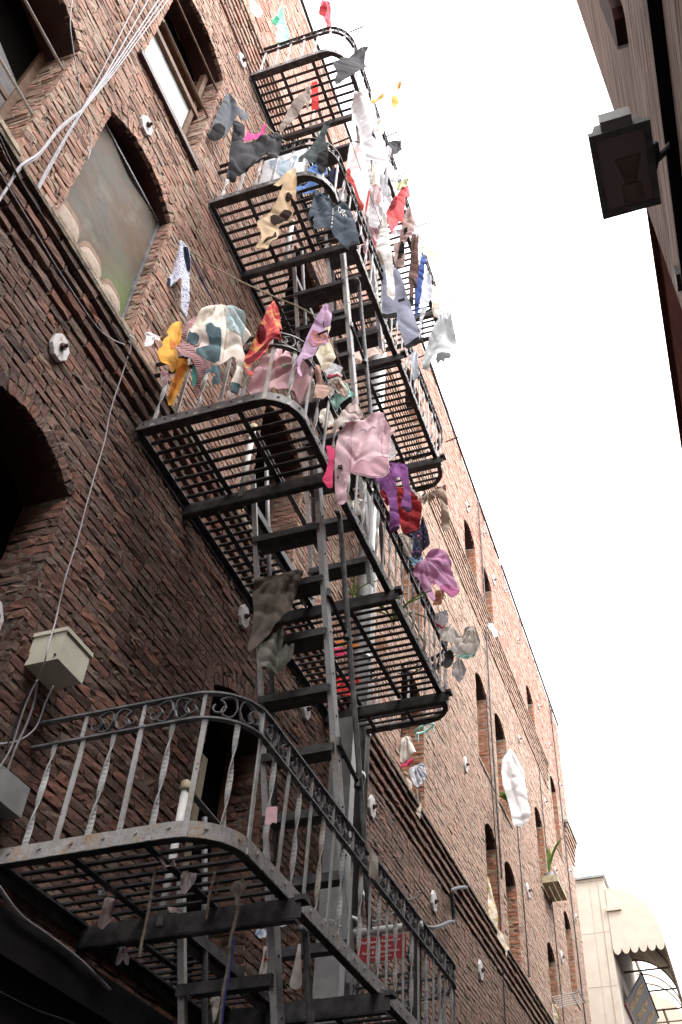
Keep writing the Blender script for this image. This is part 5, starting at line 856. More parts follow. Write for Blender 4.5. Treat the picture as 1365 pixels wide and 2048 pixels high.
('scarf','scarf','brown tweed scarf stretched upward across the topmost grating',(0.833,3.7,12.398),0.606,'tweed',[(0.101,0.776),(0.126,0.414),(0.117,0.114),(0.085,0.291),(0.06,0.148),(0.035,0.023),(-0.021,-0.293),(-0.043,-0.506),(-0.065,-0.424),(-0.09,-0.653),(-0.136,-0.645),(-0.126,-0.37),(-0.078,0.006),(-0.029,0.256),(0.048,0.462),(0.05,0.613)],[],0.04,0.03),
('top','top','dark green top hanging from one shoulder above the third balcony corner',(1.175,3.7,11.138),0.541,'forest',[(0.096,0.802),(0.08,0.672),(0.059,0.484),(0.071,0.304),(0.104,0.081),(0.118,-0.088),(0.122,-0.342),(0.09,-0.429),(0.038,-0.401),(0.026,-0.281),(0.015,-0.173),(-0.021,-0.207),(-0.038,-0.315),(-0.073,-0.192),(-0.112,-0.184),(-0.115,-0.305),(-0.158,-0.317),(-0.161,-0.211),(-0.103,-0.063),(-0.047,0.207),(-0.001,0.481),(0.03,0.707)],[('opening','near_black',[(0.016,-0.027),(0.1,0.078),(0.123,-0.201),(0.117,-0.359),(0.084,-0.424),(0.039,-0.386),(0.02,-0.199)])],0.07,0.04),
('shirt','shirt','white shirt hanging with faded denim on the rail of the third balcony',(0.608,4.0,11.732),0.609,'white_cloth',[(-0.194,-0.052),(-0.175,0.023),(-0.132,0.145),(-0.025,0.347),(0.088,0.524),(0.215,0.663),(0.257,0.252),(0.281,-0.012),(0.175,-0.112),(0.026,-0.299),(-0.09,-0.491),(-0.195,-0.572),(-0.194,-0.294)],[('denim_panel','denim',[(-0.146,0.011),(-0.047,0.141),(0.054,0.273),(0.129,0.309),(0.128,0.165),(0.087,-0.079),(0.034,-0.24),(-0.04,-0.193),(-0.106,-0.1)])],0.05,0.03),
('blanket','blanket','bright blue blanket hanging behind the curved rail of the third balcony',(0.903,4.15,11.533),0.542,'royal_blue2',[(-0.062,0.313),(0.009,0.392),(0.125,0.469),(0.147,0.293),(0.122,0.006),(0.053,-0.176),(0.005,-0.259),(-0.067,-0.366),(-0.135,-0.428),(-0.146,-0.16),(-0.035,-0.015)],[],0.05,0.04),
('jacket','jacket','khaki jacket with gaping dark armholes hanging across the third balcony grating',(0.926,3.6,9.825),0.602,'khaki',[(0.092,0.894),(0.115,0.685),(0.135,0.486),(0.147,0.201),(0.097,0.309),(0.126,0.126),(0.152,0.019),(0.128,-0.079),(0.049,-0.16),(0.066,-0.291),(0.054,-0.438),(0.01,-0.548),(-0.007,-0.671),(-0.045,-0.655),(-0.095,-0.654),(-0.105,-0.589),(-0.079,-0.508),(-0.075,-0.393),(-0.101,-0.293),(-0.14,-0.223),(-0.141,-0.165),(-0.101,-0.117),(-0.061,-0.009),(-0.023,0.135),(0.002,0.352),(0.009,0.46),(-0.037,0.379),(-0.08,0.425),(-0.063,0.514),(-0.021,0.577),(0.037,0.743)],[('armhole','brown_dark',[(-0.04,-0.057),(-0.008,-0.007),(0.033,-0.003),(0.065,0.085),(0.117,0.096),(0.145,0.015),(0.114,-0.056),(0.062,-0.117),(0.009,-0.171),(-0.028,-0.146)]),('armhole','brown_dark',[(0.031,-0.264),(0.052,-0.379),(0.02,-0.486),(-0.053,-0.583),(-0.035,-0.495),(0.012,-0.412)]),('armhole','brown_dark',[(0.054,0.346),(0.072,0.382),(0.109,0.316),(0.115,0.249),(0.074,0.232),(0.053,0.269)])],0.1,0.04),
('cardigan','cardigan','dark blue grey buttoned cardigan with a white embroidered emblem over the balcony edge',(1.401,3.75,9.71),0.49,'navy_grey',[(-0.175,0.54),(-0.117,0.493),(-0.057,0.491),(-0.013,0.368),(0.029,0.26),(0.083,0.355),(0.133,0.3),(0.192,0.199),(0.225,-0.006),(0.268,-0.313),(0.265,-0.371),(0.207,-0.346),(0.185,-0.465),(0.126,-0.408),(0.064,-0.318),(0.014,-0.234),(-0.028,-0.203),(-0.087,-0.247),(-0.119,-0.202),(-0.14,-0.14),(-0.147,0.023),(-0.177,-0.036),(-0.196,-0.086),(-0.2,0.003),(-0.186,0.177),(-0.178,0.354)],[('button','button_white',[(0.007,0.204),(0.016,0.208),(0.017,0.181),(0.008,0.178)]),('button','button_white',[(0.008,0.146),(0.017,0.149),(0.018,0.123),(0.009,0.12)]),('button','button_white',[(0.009,0.088),(0.018,0.092),(0.019,0.066),(0.01,0.062)]),('button','button_white',[(0.01,0.031),(0.019,0.034),(0.02,0.009),(0.011,0.005)]),('button','button_white',[(0.011,-0.026),(0.02,-0.022),(0.021,-0.048),(0.012,-0.051)]),('button','button_white',[(0.012,-0.082),(0.021,-0.078),(0.022,-0.104),(0.013,-0.107)]),('button','button_white',[(0.013,-0.137),(0.022,-0.134),(0.023,-0.159),(0.014,-0.162)]),('button','button_white',[(0.014,-0.193),(0.023,-0.189),(0.024,-0.214),(0.015,-0.217)]),('emblem','button_white',[(0.062,0.105),(0.063,0.167),(0.075,0.197),(0.085,0.177),(0.079,0.135),(0.065,0.107),(0.069,0.099),(0.084,0.13),(0.091,0.18),(0.074,0.209),(0.058,0.17),(0.057,0.105)]),('emblem','button_white',[(0.083,0.128),(0.098,0.159),(0.109,0.206),(0.119,0.208),(0.116,0.174),(0.1,0.14),(0.104,0.131),(0.121,0.168),(0.124,0.215),(0.105,0.215),(0.094,0.166),(0.079,0.137)]),('emblem','button_white',[(0.095,0.13),(0.114,0.088),(0.136,0.047),(0.148,0.076),(0.136,0.118),(0.115,0.136),(0.113,0.125),(0.132,0.109),(0.142,0.073),(0.138,0.058),(0.118,0.097),(0.1,0.138)]),('collar','near_black',[(-0.025,0.364),(0.025,0.32),(0.078,0.341),(0.046,0.266),(0.019,0.231),(-0.007,0.271)])],0.07,0.04),
('scarf','scarf','red and white striped scarf seen through the slats of the topmost balcony',(0.654,4.3,14.404),0.568,'red_bright',[(-0.084,0.404),(-0.016,0.52),(0.025,0.202),(0.057,-0.112),(0.069,-0.387),(-0.014,-0.483),(-0.041,-0.097)],[],0.03,0.02),
('shirt','shirt','pale striped shirt under the topmost balcony beam beside the green top',(0.565,4.7,14.373),0.543,'print_pale',[(-0.103,0.041),(-0.027,0.167),(0.047,0.231),(0.079,0.006),(0.049,-0.171),(-0.045,-0.264)],[],0.03,0.02),
('shorts','shorts','dark navy shorts behind the balusters right of the green top',(1.02,4.4,12.128),0.496,'navy',[(-0.054,0.073),(0.013,0.167),(0.044,0.019),(0.032,-0.144),(-0.035,-0.11)],[],0.04,0.03),
('cloth','cloth','off white cloth at the top of the laundry in the far arched window',(0.1,10.136,8.262),0.315,'offwhite',[(-0.087,0.171),(-0.026,0.196),(0.035,0.192),(0.077,0.073),(0.112,-0.043),(0.057,-0.09),(-0.012,-0.148),(-0.062,-0.179),(-0.093,-0.161)],[],0.06,0.04),
('garment','garment','crimson garment on the turquoise hanger ring in the far window',(0.12,10.056,8.006),0.315,'crimson',[(-0.085,-0.023),(-0.006,0.035),(0.073,0.092),(0.079,0.013),(0.004,-0.044),(-0.065,-0.072)],[],0.04,0.03),
('bag','bag','white plastic bag below the turquoise hanger ring',(0.16,10.413,8.042),0.302,'white_cool',[(-0.123,0.072),(-0.042,0.141),(0.07,0.193),(0.086,0.095),(0.11,0.003),(0.07,-0.111),(-0.007,-0.184),(-0.061,-0.157),(-0.102,-0.043)],[],0.08,0.05),
('cloth','cloth','beige cloth strip hanging left of the white bag in the far window',(0.1,10.182,7.825),0.313,'tan_pale',[(-0.055,0.144),(-0.005,0.111),(0.006,0.033),(0.052,-0.012),(0.047,-0.133),(-0.012,-0.127),(-0.033,-0.012)],[],0.04,0.03),
('sock','sock','long beige sock lowest of the far window laundry',(0.1,10.598,7.726),0.302,'tan_pale',[(-0.025,0.237),(0.012,0.18),(0.048,0.078),(0.042,-0.044),(0.028,-0.22),(0.002,-0.176),(-0.058,-0.089),(-0.049,0.045)],[],0.05,0.03),
('towel','towel','white towel with yellow flowers hanging down from a far window',(0.12,14.74,7.869),0.219,'white_yellow',[(-0.126,0.751),(-0.091,0.714),(-0.065,0.566),(-0.036,0.38),(0.009,0.197),(0.021,0.043),(0.0,-0.107),(0.083,-0.185),(0.118,-0.334),(0.17,-0.445),(0.134,-0.468),(0.111,-0.6),(0.103,-0.455),(0.037,-0.331),(-0.023,-0.206),(-0.089,-0.141),(-0.137,-0.002),(-0.132,0.254),(-0.116,0.515)],[],0.05,0.03),
('tarpaulin','tarpaulin','big white plastic sheet wrapped round a window planter high on the far wall',(0.55,14.926,10.249),0.189,'white_plastic',[(-0.062,0.836),(0.016,0.724),(0.078,0.589),(0.142,0.487),(0.166,0.357),(0.174,-0.021),(0.205,-0.33),(0.221,-0.481),(0.193,-0.583),(0.111,-0.667),(0.014,-0.705),(-0.082,-0.728),(-0.11,-0.55),(-0.136,-0.308),(-0.179,-0.122),(-0.223,0.067),(-0.233,0.384),(-0.199,0.576),(-0.114,0.701)],[],0.22,0.06),
('cloth','cloth','white cloths hanging from a small rack at the lowest far window',(0.3,18.501,7.639),0.166,'white_yellow',[(-0.07,0.183),(-0.024,0.149),(0.044,0.162),(0.058,0.018),(0.066,-0.066),(0.041,-0.096),(0.004,-0.185),(-0.056,-0.183),(-0.063,0.024)],[],0.08,0.05),
('plastic_bag','plastic bag','knotted white plastic bag caught on the wall above the far windows',(0.15,15.812,14.582),0.203,'white_plastic',[(-0.107,0.192),(-0.007,0.199),(0.042,0.077),(0.101,-0.045),(0.082,-0.183),(0.007,-0.238),(-0.031,-0.058),(-0.087,0.063)],[],0.05,0.03),
('paper_tag','paper tag','square pale pink paper tag on a baluster of the lowest balcony',(1.3,4.169,4.062),0.467,'pink_pale',[(-0.035,0.056),(0.024,0.072),(0.031,-0.028),(0.009,-0.022),(-0.001,-0.036),(-0.029,-0.04)],[],0.006,0.004),
('rag','rag','torn tan rag tied over the top rail in the middle of the lowest balcony',(1.3,5.674,4.53),0.354,'rag_tan',[(-0.062,0.151),(-0.02,0.106),(0.006,0.054),(0.054,0.006),(0.057,-0.158),(0.019,-0.131),(-0.006,-0.119),(-0.003,-0.036),(-0.008,0.047),(-0.038,0.092)],[],0.04,0.03),
('rag','rag','blue and white rag hanging under the lowest balcony beside the beam',(0.9,5.241,3.993),0.445,'rag_blue',[(-0.022,0.056),(0.003,0.038),(0.043,0.003),(0.039,-0.024),(0.014,-0.042),(-0.012,-0.037),(-0.034,-0.015),(-0.032,0.022)],[],0.05,0.04),
('rag','rag','pale blue rag scrap left of the lower stair stringer',(0.8,5.21,3.919),0.463,'rag_blue',[(-0.031,0.023),(0.014,0.032),(0.031,0.008),(0.024,-0.026),(0.001,-0.028),(-0.039,-0.009)],[],0.04,0.03),
('sock','sock','long grey white sock hanging beneath the lowest balcony',(0.9,5.541,3.816),0.424,'offwhite_grey',[(-0.006,0.155),(0.012,0.157),(0.016,0.109),(0.026,0.023),(0.038,-0.087),(0.03,-0.11),(0.005,-0.124),(-0.025,-0.116),(-0.039,-0.094),(-0.029,-0.039),(-0.019,0.034),(-0.009,0.108)],[],0.05,0.02),
('cloth','cloth','narrow white cloth strip with a red mark left of the stair stringer',(0.75,5.389,3.806),0.457,'offwhite_grey',[(-0.016,0.115),(0.005,0.116),(0.02,0.06),(0.019,-0.005),(0.036,-0.163),(-0.031,-0.126),(-0.022,-0.033),(-0.011,0.045)],[('mark','red_bright',[(-0.006,0.04),(0.009,0.043),(0.023,0.031),(0.007,0.026)])],0.04,0.03),
('cloth','cloth','wide pale cloth hanging behind the twisted rope at the bottom',(0.6,5.128,3.494),0.5,'offwhite_grey',[(-0.029,0.054),(0.026,0.058),(0.026,0.013),(0.018,-0.058),(0.004,-0.086),(-0.013,-0.013),(-0.031,0.033)],[],0.05,0.03),
('sock','sock','checked pinkish sock stuck through the lowest grating',(0.352,4.277,3.72),0.619,'rag_pink',[(-0.025,0.083),(0.03,0.086),(0.028,0.028),(0.028,-0.04),(0.001,-0.085),(-0.034,-0.07),(-0.028,0.002)],[],0.04,0.02),
('rag','rag','lacy pale rag hanging near the corner of the lowest grating',(0.938,4.063,3.72),0.545,'rag_pale',[(-0.043,0.037),(0.001,0.046),(0.039,0.046),(0.033,0.001),(0.014,-0.036),(-0.009,-0.068),(-0.035,-0.024)],[],0.04,0.04),
('rag','rag','tattered pink grey rag hanging below the near beam of the lowest balcony',(0.222,4.704,3.66),0.594,'rag_pale',[(-0.024,0.066),(-0.003,0.064),(0.011,0.028),(0.033,0.003),(0.038,-0.034),(0.021,-0.04),(0.001,-0.01),(-0.009,-0.039),(-0.033,-0.041),(-0.034,0.005)],[],0.04,0.04),
('tissue','tissue','small bright white crumpled tissue on the lowest grating',(0.38,4.164,3.78),0.627,'white_cool',[(-0.022,0.009),(0.001,0.02),(0.024,0.007),(0.023,-0.011),(-0.004,-0.017),(-0.021,-0.008)],[],0.03,0.02),
('rag','rag','pale rag lying across the slats of the lowest grating',(0.612,4.507,3.8),0.554,'rag_pink',[(-0.038,0.015),(0.012,0.013),(0.048,0.002),(0.007,-0.013),(-0.028,-0.017)],[],0.03,0.02),
('rag','rag','twisted pale rag caught at the near slats by the rim plate',(0.844,3.953,3.8),0.574,'rag_pink',[(-0.063,0.036),(-0.036,0.044),(-0.007,0.003),(0.026,-0.023),(0.053,0.011),(0.055,-0.024),(0.02,-0.036),(-0.012,-0.019),(-0.037,0.008)],[],0.03,0.03),
('rag','rag','brown knotted rag bow hanging at the front corner of the lowest grating',(1.15,4.201,3.685),0.492,'rag_brown2',[(-0.036,0.067),(0.016,0.088),(0.037,0.039),(0.013,-0.002),(0.007,-0.035),(0.03,-0.056),(0.006,-0.063),(-0.016,-0.045),(-0.011,-0.009),(-0.045,0.02)],[],0.05,0.03),
('rope_coil','rope coil','tangled white rope coil tied on the diagonal bar at the bottom',(0.5,5.564,3.86),0.48,'offwhite_grey',[(-0.053,0.034),(-0.027,0.042),(0.01,0.017),(0.047,-0.004),(0.052,-0.033),(0.024,-0.038),(-0.012,-0.017),(-0.042,0.001)],[],0.06,0.06),
('scarf','scarf','orange strip of cloth seen through the far slats of the second balcony',(0.473,6.982,7.5),0.397,'orange',[(-0.139,0.024),(-0.041,0.055),(-0.002,0.007),(0.142,0.023),(0.148,-0.018),(0.054,-0.034),(-0.037,-0.018),(-0.126,-0.039)],[],0.03,0.02),
('blanket','blanket','pink and crimson cloth lying on the far slats of the second balcony',(0.374,7.086,7.5),0.404,'hot_pink',[(-0.075,0.049),(0.034,0.069),(0.065,0.002),(0.059,-0.056),(-0.014,-0.05),(-0.068,-0.013)],[],0.03,0.02),
('jacket','jacket','bright red garment on the far floor of the second balcony,seen from below',(0.282,7.554,7.45),0.391,'red_bright',[(-0.137,0.081),(0.014,0.103),(0.136,0.123),(0.129,0.064),(0.057,-0.01),(0.072,-0.123),(-0.049,-0.142),(-0.117,-0.09),(-0.104,0.002)],[],0.04,0.03),
('cloth','cloth','pale peach folded cloth glimpsed through the slats beside the drain pipe',(0.819,7.058,7.5),0.351,'peach',[(-0.066,0.09),(-0.012,0.115),(0.052,0.083),(0.065,-0.054),(0.012,-0.124),(-0.051,-0.104)],[],0.04,0.03),
('cloth','cloth','thin beige cloth strip between the white socks and the balusters',(1.3,4.892,12.81),0.406,'tan_pale',[(-0.04,0.391),(-0.012,0.479),(0.016,0.165),(0.035,-0.14),(0.028,-0.548),(-0.003,-0.299),(-0.026,-0.0)],[],0.03,0.03),
('towel','towel','small white towel under the coral t-shirt',(1.35,5.605,12.791),0.351,'white_cool',[(-0.066,0.006),(-0.013,0.123),(0.061,0.112),(0.054,-0.019),(0.01,-0.116),(-0.045,-0.103)],[],0.04,0.03),
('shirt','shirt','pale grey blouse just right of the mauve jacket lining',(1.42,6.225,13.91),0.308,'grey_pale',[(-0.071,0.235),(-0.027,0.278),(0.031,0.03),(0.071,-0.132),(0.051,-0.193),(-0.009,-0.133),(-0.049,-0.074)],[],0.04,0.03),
('pillowcase','pillowcase','sheer cream pillowcase blown above the royal blue robe against the sky',(1.5,6.536,13.776),0.283,'cream_sheer',[(-0.127,0.266),(-0.035,0.223),(0.056,0.058),(0.136,-0.122),(0.104,-0.219),(0.004,-0.197),(-0.036,-0.059),(-0.107,0.063)],[],0.05,0.04),
('socks','socks','pair of grey socks hanging left of the coral t-shirt',(1.4,4.909,12.788),0.387,'grey_shirt',[(-0.016,0.311),(0.012,0.276),(0.023,0.004),(0.02,-0.299),(-0.008,-0.267),(-0.03,-0.006)],[],0.03,0.02),
('camisole','camisole','pale rose camisole over the rail above the cream trousers',(1.4,4.81,12.207),0.394,'rose_pale',[(-0.06,0.22),(-0.002,0.306),(0.038,0.092),(0.055,-0.191),(0.007,-0.271),(-0.039,-0.139)],[],0.04,0.03),
('blouse','blouse','white blouse with lavender shading right of the topmost rail post',(1.45,4.375,13.371),0.419,'white_cool',[(-0.059,0.269),(-0.0,0.399),(0.035,0.144),(0.063,-0.19),(0.035,-0.406),(-0.023,-0.216),(-0.053,0.03)],[],0.05,0.04),
('blouse','blouse','white blouse behind the rail left of the scalloped hem dress',(1.2,4.332,11.391),0.47,'white_cloth',[(-0.052,0.127),(-0.001,0.214),(0.037,0.091),(0.049,-0.137),(0.005,-0.185),(-0.038,-0.102)],[],0.04,0.03),
('shirt','shirt','pale pink shirt hanging inside the rail just under the scalloped hem dress',(1.2,4.899,11.814),0.422,'pink_white',[(-0.066,0.284),(-0.027,0.347),(0.022,0.2),(0.049,-0.068),(0.05,-0.301),(0.003,-0.344),(-0.033,-0.088)],[],0.05,0.04),
('t_shirt','t-shirt','white t-shirt crowded between the scalloped dress and the white socks',(1.3,4.839,12.49),0.409,'white_cloth',[(-0.065,0.514),(-0.02,0.485),(0.01,0.144),(0.038,-0.183),(0.061,-0.358),(0.022,-0.438),(-0.008,-0.303),(-0.007,-0.01),(-0.036,0.21)],[],0.05,0.04),
('trousers','trousers','white trousers legs hanging left of the coral t-shirt under the sun hat',(1.35,5.214,13.011),0.375,'white_cool',[(-0.047,0.337),(0.009,0.346),(0.051,0.114),(0.065,-0.116),(0.008,-0.389),(-0.03,-0.283),(-0.056,0.019)],[],0.05,0.03),
('skirt','skirt','dusty pink skirt behind the cream trousers on the third balcony rail',(1.2,5.264,12.153),0.396,'rose',[(-0.072,0.25),(-0.01,0.243),(0.039,0.217),(0.051,-0.028),(0.033,-0.271),(-0.008,-0.312),(-0.034,-0.078)],[],0.05,0.03),
('shawl','shawl','thin grey white shawl hanging between the brown trousers and the blue robe',(1.32,6.743,14.371),0.299,'grey_pale',[(-0.028,0.428),(0.019,0.341),(0.032,0.042),(0.015,-0.289),(-0.01,-0.451),(-0.028,-0.042)],[],0.04,0.03),
('blouse','blouse','cream blouse bunched right of the white robe at the far rail',(1.45,7.063,13.196),0.269,'cream_white',[(-0.051,0.167),(0.001,0.202),(0.061,0.087),(0.068,-0.134),(0.016,-0.204),(-0.033,-0.129),(-0.062,0.019)],[],0.06,0.04),
('underwear','underwear','white underwear pieces bunched just above the pale grey shirt',(1.55,7.095,13.059),0.255,'white_cool',[(-0.067,0.049),(-0.005,0.118),(0.076,0.131),(0.104,0.037),(0.032,-0.085),(-0.05,-0.169),(-0.089,-0.077)],[],0.06,0.04),
('towel','towel','white towel folded over the rail below the cream and pink cape',(1.15,4.262,7.883),0.486,'offwhite',[(-0.012,0.072),(0.005,0.2),(0.023,0.182),(0.042,0.074),(0.043,-0.036),(0.018,-0.139),(-0.028,-0.14),(-0.054,-0.146),(-0.035,-0.055)],[],0.06,0.04),
('shirt','shirt','rose pink shirt sleeve showing beneath the lilac shirt inside the rail',(1.15,4.157,7.948),0.496,'rose_pale',[(-0.06,0.243),(-0.014,0.256),(0.026,0.186),(0.047,0.1),(0.04,-0.07),(0.014,-0.239),(-0.013,-0.299),(-0.04,-0.145)],[],0.06,0.04),
('blouse','blouse','white blouse glimpsed through the balusters behind the purple trousers',(1.1,5.559,7.838),0.392,'offwhite',[(-0.062,0.091),(0.033,0.126),(0.049,-0.051),(0.033,-0.077),(-0.054,-0.086)],[],0.05,0.03)]

def fade(c):
    if c is None: return None
    l = .3*c[0]+.5*c[1]+.2*c[2]; return tuple(.86*x+.14*l+.004 for x in c)
def cloth(name, c, tr=.25, c2=None, kind=None, cols=(), sc=1.0):
    c = fade(c); c2 = fade(c2); cols = [fade(q) for q in cols]
    m, t, o = nodes(name); P = objvec(t)
    wr = noise_tex(t, 8, 4, .5, P, 1.2); col = c
    if kind == 'stripe':
        mp = t.nodes.new('ShaderNodeMapping'); mp.inputs['Rotation'].default_value = (0, .5, 0); t.links.new(P, mp.inputs[0])
        wv = N(t, 'TexWave', Scale=13*sc, Distortion=1.5); wv.bands_direction = 'Z'; t.links.new(mp.outputs[0], wv.inputs[0])
        col = ramp(t, wv.outputs['Fac'], [(.0, cols[0]), (.3, cols[0]), (.45, cols[1]), (.62, cols[2]), (.8, cols[1])])
    elif kind == 'spots':
        v = N(t, 'TexVoronoi', Scale=38*sc); t.links.new(P, v.inputs['Vector'])
        d = ramp(t, v.outputs['Distance'], [(.0, (1, 1, 1)), (.38, (1, 1, 1)), (.5, (0, 0, 0))])
        rnd = t.nodes.new('ShaderNodeSeparateColor'); t.links.new(v.outputs['Color'], rnd.inputs[0])
        pick = ramp(t, rnd.outputs[0], [(i/len(cols), q) for i, q in enumerate(cols)], 'CONSTANT')
        col = mixc(t, d, c, pick)
    elif kind == 'patch':
        n = noise_tex(t, 9*sc, 3, .6, P, 1.2); k = len(cols)
        col = ramp(t, n, [(.34+.3*i/k, q) for i, q in enumerate(cols)])
    elif c2:
        col = mixc(t, ramp(t, noise_tex(t, 7*sc, 5, .65, P), [(.4, (0, 0, 0)), (.68, (1, 1, 1))]), c, c2)
    nb = bump(t, wr, .4, .025); nb = bump(t, noise_tex(t, 300, 2, .5, P), .15, .002, nb)
    finish(t, o, col, .9, 0, nb, .1, tr)
W = 1.
CL = {
 'black_cloth': ((.035,.035,.04),.05,(.055,.055,.06)), 'near_black': ((.008,.007,.008),0,None), 'charcoal': ((.06,.06,.065),.1,None), 'charcoal_blue': ((.10,.11,.13),.1,(.13,.14,.16)),
 'navy_grey': ((.055,.075,.10),.1,(.075,.095,.12)), 'forest': ((.035,.05,.05),.1,(.05,.065,.065)), 'grey_dark': ((.12,.12,.13),.1,None), 'grey_pale': ((.62,.62,.63),.3,None), 'grey_shirt': ((.55,.57,.58),.25,(.62,.63,.64)),
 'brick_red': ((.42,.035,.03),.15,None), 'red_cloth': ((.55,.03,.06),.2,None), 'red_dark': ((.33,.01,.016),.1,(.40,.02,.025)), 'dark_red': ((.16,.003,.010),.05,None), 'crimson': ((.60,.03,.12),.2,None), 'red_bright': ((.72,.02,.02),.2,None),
 'coral': ((.78,.10,.11),.3,(.85,.15,.16)), 'coral_dark': ((.28,.02,.03),.1,None), 'rose': ((.60,.10,.14),.3,(.70,.25,.28)), 'rose_pale': ((.62,.40,.42),.3,(.7,.55,.55)), 'magenta': ((.62,.05,.26),.25,None), 'hot_pink': ((.85,.05,.20),.3,None),
 'brown': ((.11,.055,.045),.1,(.15,.08,.06)), 'brown_dark': ((.025,.010,.006),0,None), 'brown_grey': ((.11,.088,.072),.15,(.16,.13,.105)), 'olive_grey': ((.13,.125,.105),.1,(.21,.20,.17)), 'mauve_brown': ((.42,.30,.28),.15,(.30,.19,.17)),
 'tan': ((.50,.38,.29),.25,(.42,.31,.24)), 'khaki': ((.52,.36,.20),.15,(.58,.43,.27)), 'tan_pale': ((.62,.52,.42),.3,None), 'tweed': ((.16,.12,.10),.1,(.26,.21,.18)), 'nude': ((.58,.36,.28),.25,(.66,.46,.38)), 'peach': ((.80,.50,.36),.3,(.72,.42,.20)), 'peach_pale': ((.86,.70,.62),.3,None),
 'white_cloth': ((.74,.73,.75),.3,None), 'white_cool': ((.68,.70,.76),.3,None), 'white_plastic': ((.86,.86,.86),.2,None), 'offwhite': ((.74,.68,.60),.3,(.82,.79,.74)), 'offwhite_grey': ((.42,.37,.34),.2,(.52,.48,.45)), 'cream': ((.78,.70,.50),.3,(.82,.78,.66)), 'cream_white': ((.80,.77,.72),.3,(.86,.84,.82)), 'cream_sheer': ((.90,.86,.76),.5,None),
 'jacket_white': ((.82,.78,.68),.2,(.84,.70,.64)), 'teal_dark': ((.055,.10,.12),.05,(.09,.15,.17)), 'teal_pale': ((.46,.60,.64),.2,(.56,.67,.69)), 'mint': ((.12,.55,.45),.3,None), 'mint_pale': ((.38,.72,.64),.3,(.48,.76,.70)), 'mask_blue': ((.28,.58,.72),.3,(.38,.66,.78)), 'pale_green': ((.50,.58,.45),.2,None), 'green_dark': ((.02,.30,.15),.1,None), 'lime_pale': ((.62,.68,.38),.3,(.76,.78,.58)),  # dark teal has the jacket's inside shade put into its colour
 'pink_pale': ((.82,.52,.56),.3,(.84,.60,.62)), 'pink_soft': ((.82,.56,.62),.25,(.84,.62,.67)), 'pink_deep': ((.74,.42,.50),.2,None), 'pink_white': ((.84,.68,.68),.3,(.86,.76,.74)), 'cape_pink': ((.84,.68,.68),.3,(.85,.77,.70)),
 'orchid': ((.76,.36,.62),.25,(.80,.44,.68)), 'orchid_deep': ((.60,.16,.36),.2,None), 'lilac': ((.60,.38,.60),.25,(.66,.46,.66)), 'purple': ((.22,.055,.24),.1,(.30,.10,.32)), 'purple_dark': ((.04,.008,.045),0,None), 'plum': ((.36,.13,.18),.2,(.45,.22,.26)),
 'navy': ((.012,.015,.05),.05,None), 'royal_blue': ((.045,.09,.34),.2,(.07,.13,.42)), 'royal_blue2': ((.08,.19,.48),.25,(.12,.25,.54)), 'slate_blue': ((.24,.25,.34),.15,(.30,.31,.40)), 'denim': ((.25,.33,.42),.15,(.42,.48,.55)),
 'yellow': ((.86,.42,.02),.3,(.88,.50,.05)), 'orange': ((.70,.20,.0),.2,None), 'gold_cloth': ((.80,.50,.08),.3,None), 'button_white': ((.8,.8,.8),0,None),
 'rag_blue': ((.35,.45,.60),.2,(.68,.70,.74)), 'rag_brown2': ((.15,.115,.095),.1,(.24,.19,.16)), 'rag_pale': ((.38,.32,.31),.2,(.52,.45,.44)), 'rag_pink': ((.40,.29,.28),.2,(.50,.40,.38)), 'rag_tan': ((.36,.30,.25),.2,(.48,.43,.38)),
}
for k, (c, tr, c2) in CL.items(): cloth(k, c, tr, c2)
cloth('stripes', None, .15, kind='stripe', cols=((.13,.03,.06),(.58,.34,.32),(.28,.13,.17)), sc=1.3)
cloth('print_blue', (.55,.60,.70), .2, kind='spots', cols=((.06,.09,.22),(.70,.72,.78),(.10,.14,.30),(.55,.25,.30)), sc=2)
cloth('print_pale', (.72,.70,.68), .3, kind='spots', cols=((.35,.45,.60),(.60,.30,.30),(.3,.4,.3)), sc=1.6)
cloth('navy_floral', (.012,.014,.035), .05, kind='spots', cols=((.012,.014,.035),(.012,.014,.035),(.55,.10,.22),(.06,.09,.2)), sc=.9)
cloth('floral_red', None, .3, kind='patch', cols=((.60,.02,.07),(.72,.05,.10),(.78,.14,.10),(.76,.06,.13),(.85,.45,.12)), sc=1.2)
cloth('floral_purple', None, .2, kind='patch', cols=((.55,.30,.52),(.10,.05,.30),(.68,.32,.10),(.45,.08,.12),(.50,.25,.48)), sc=2.2)
cloth('pink_mix', None, .3, kind='patch', cols=((.8,.7,.72),(.6,.2,.3),(.82,.75,.75)), sc=2)
cloth('white_yellow', (.84,.84,.84), .3, kind='patch', cols=((.84,.84,.86),(.84,.84,.84),(.84,.60,.12),(.84,.82,.80)), sc=1.1)
m, t, o_ = nodes('lace'); P = objvec(t)
v = N(t, 'TexVoronoi', Scale=95); t.links.new(P, v.inputs['Vector'])
p = N(t, 'BsdfPrincipled', Roughness=.8); p.inputs['Base Color'].default_value = (.78, .72, .74, 1)
tp = t.nodes.new('ShaderNodeBsdfTransparent'); ms = t.nodes.new('ShaderNodeMixShader')
t.links.new(ramp(t, v.outputs['Distance'], [(.2, (.35, .35, .35)), (.5, (1, 1, 1))]), ms.inputs[0]); t.links.new(tp.outputs[0], ms.inputs[1]); t.links.new(p.outputs[0], ms.inputs[2]); t.links.new(ms.outputs[0], o_.inputs[0])

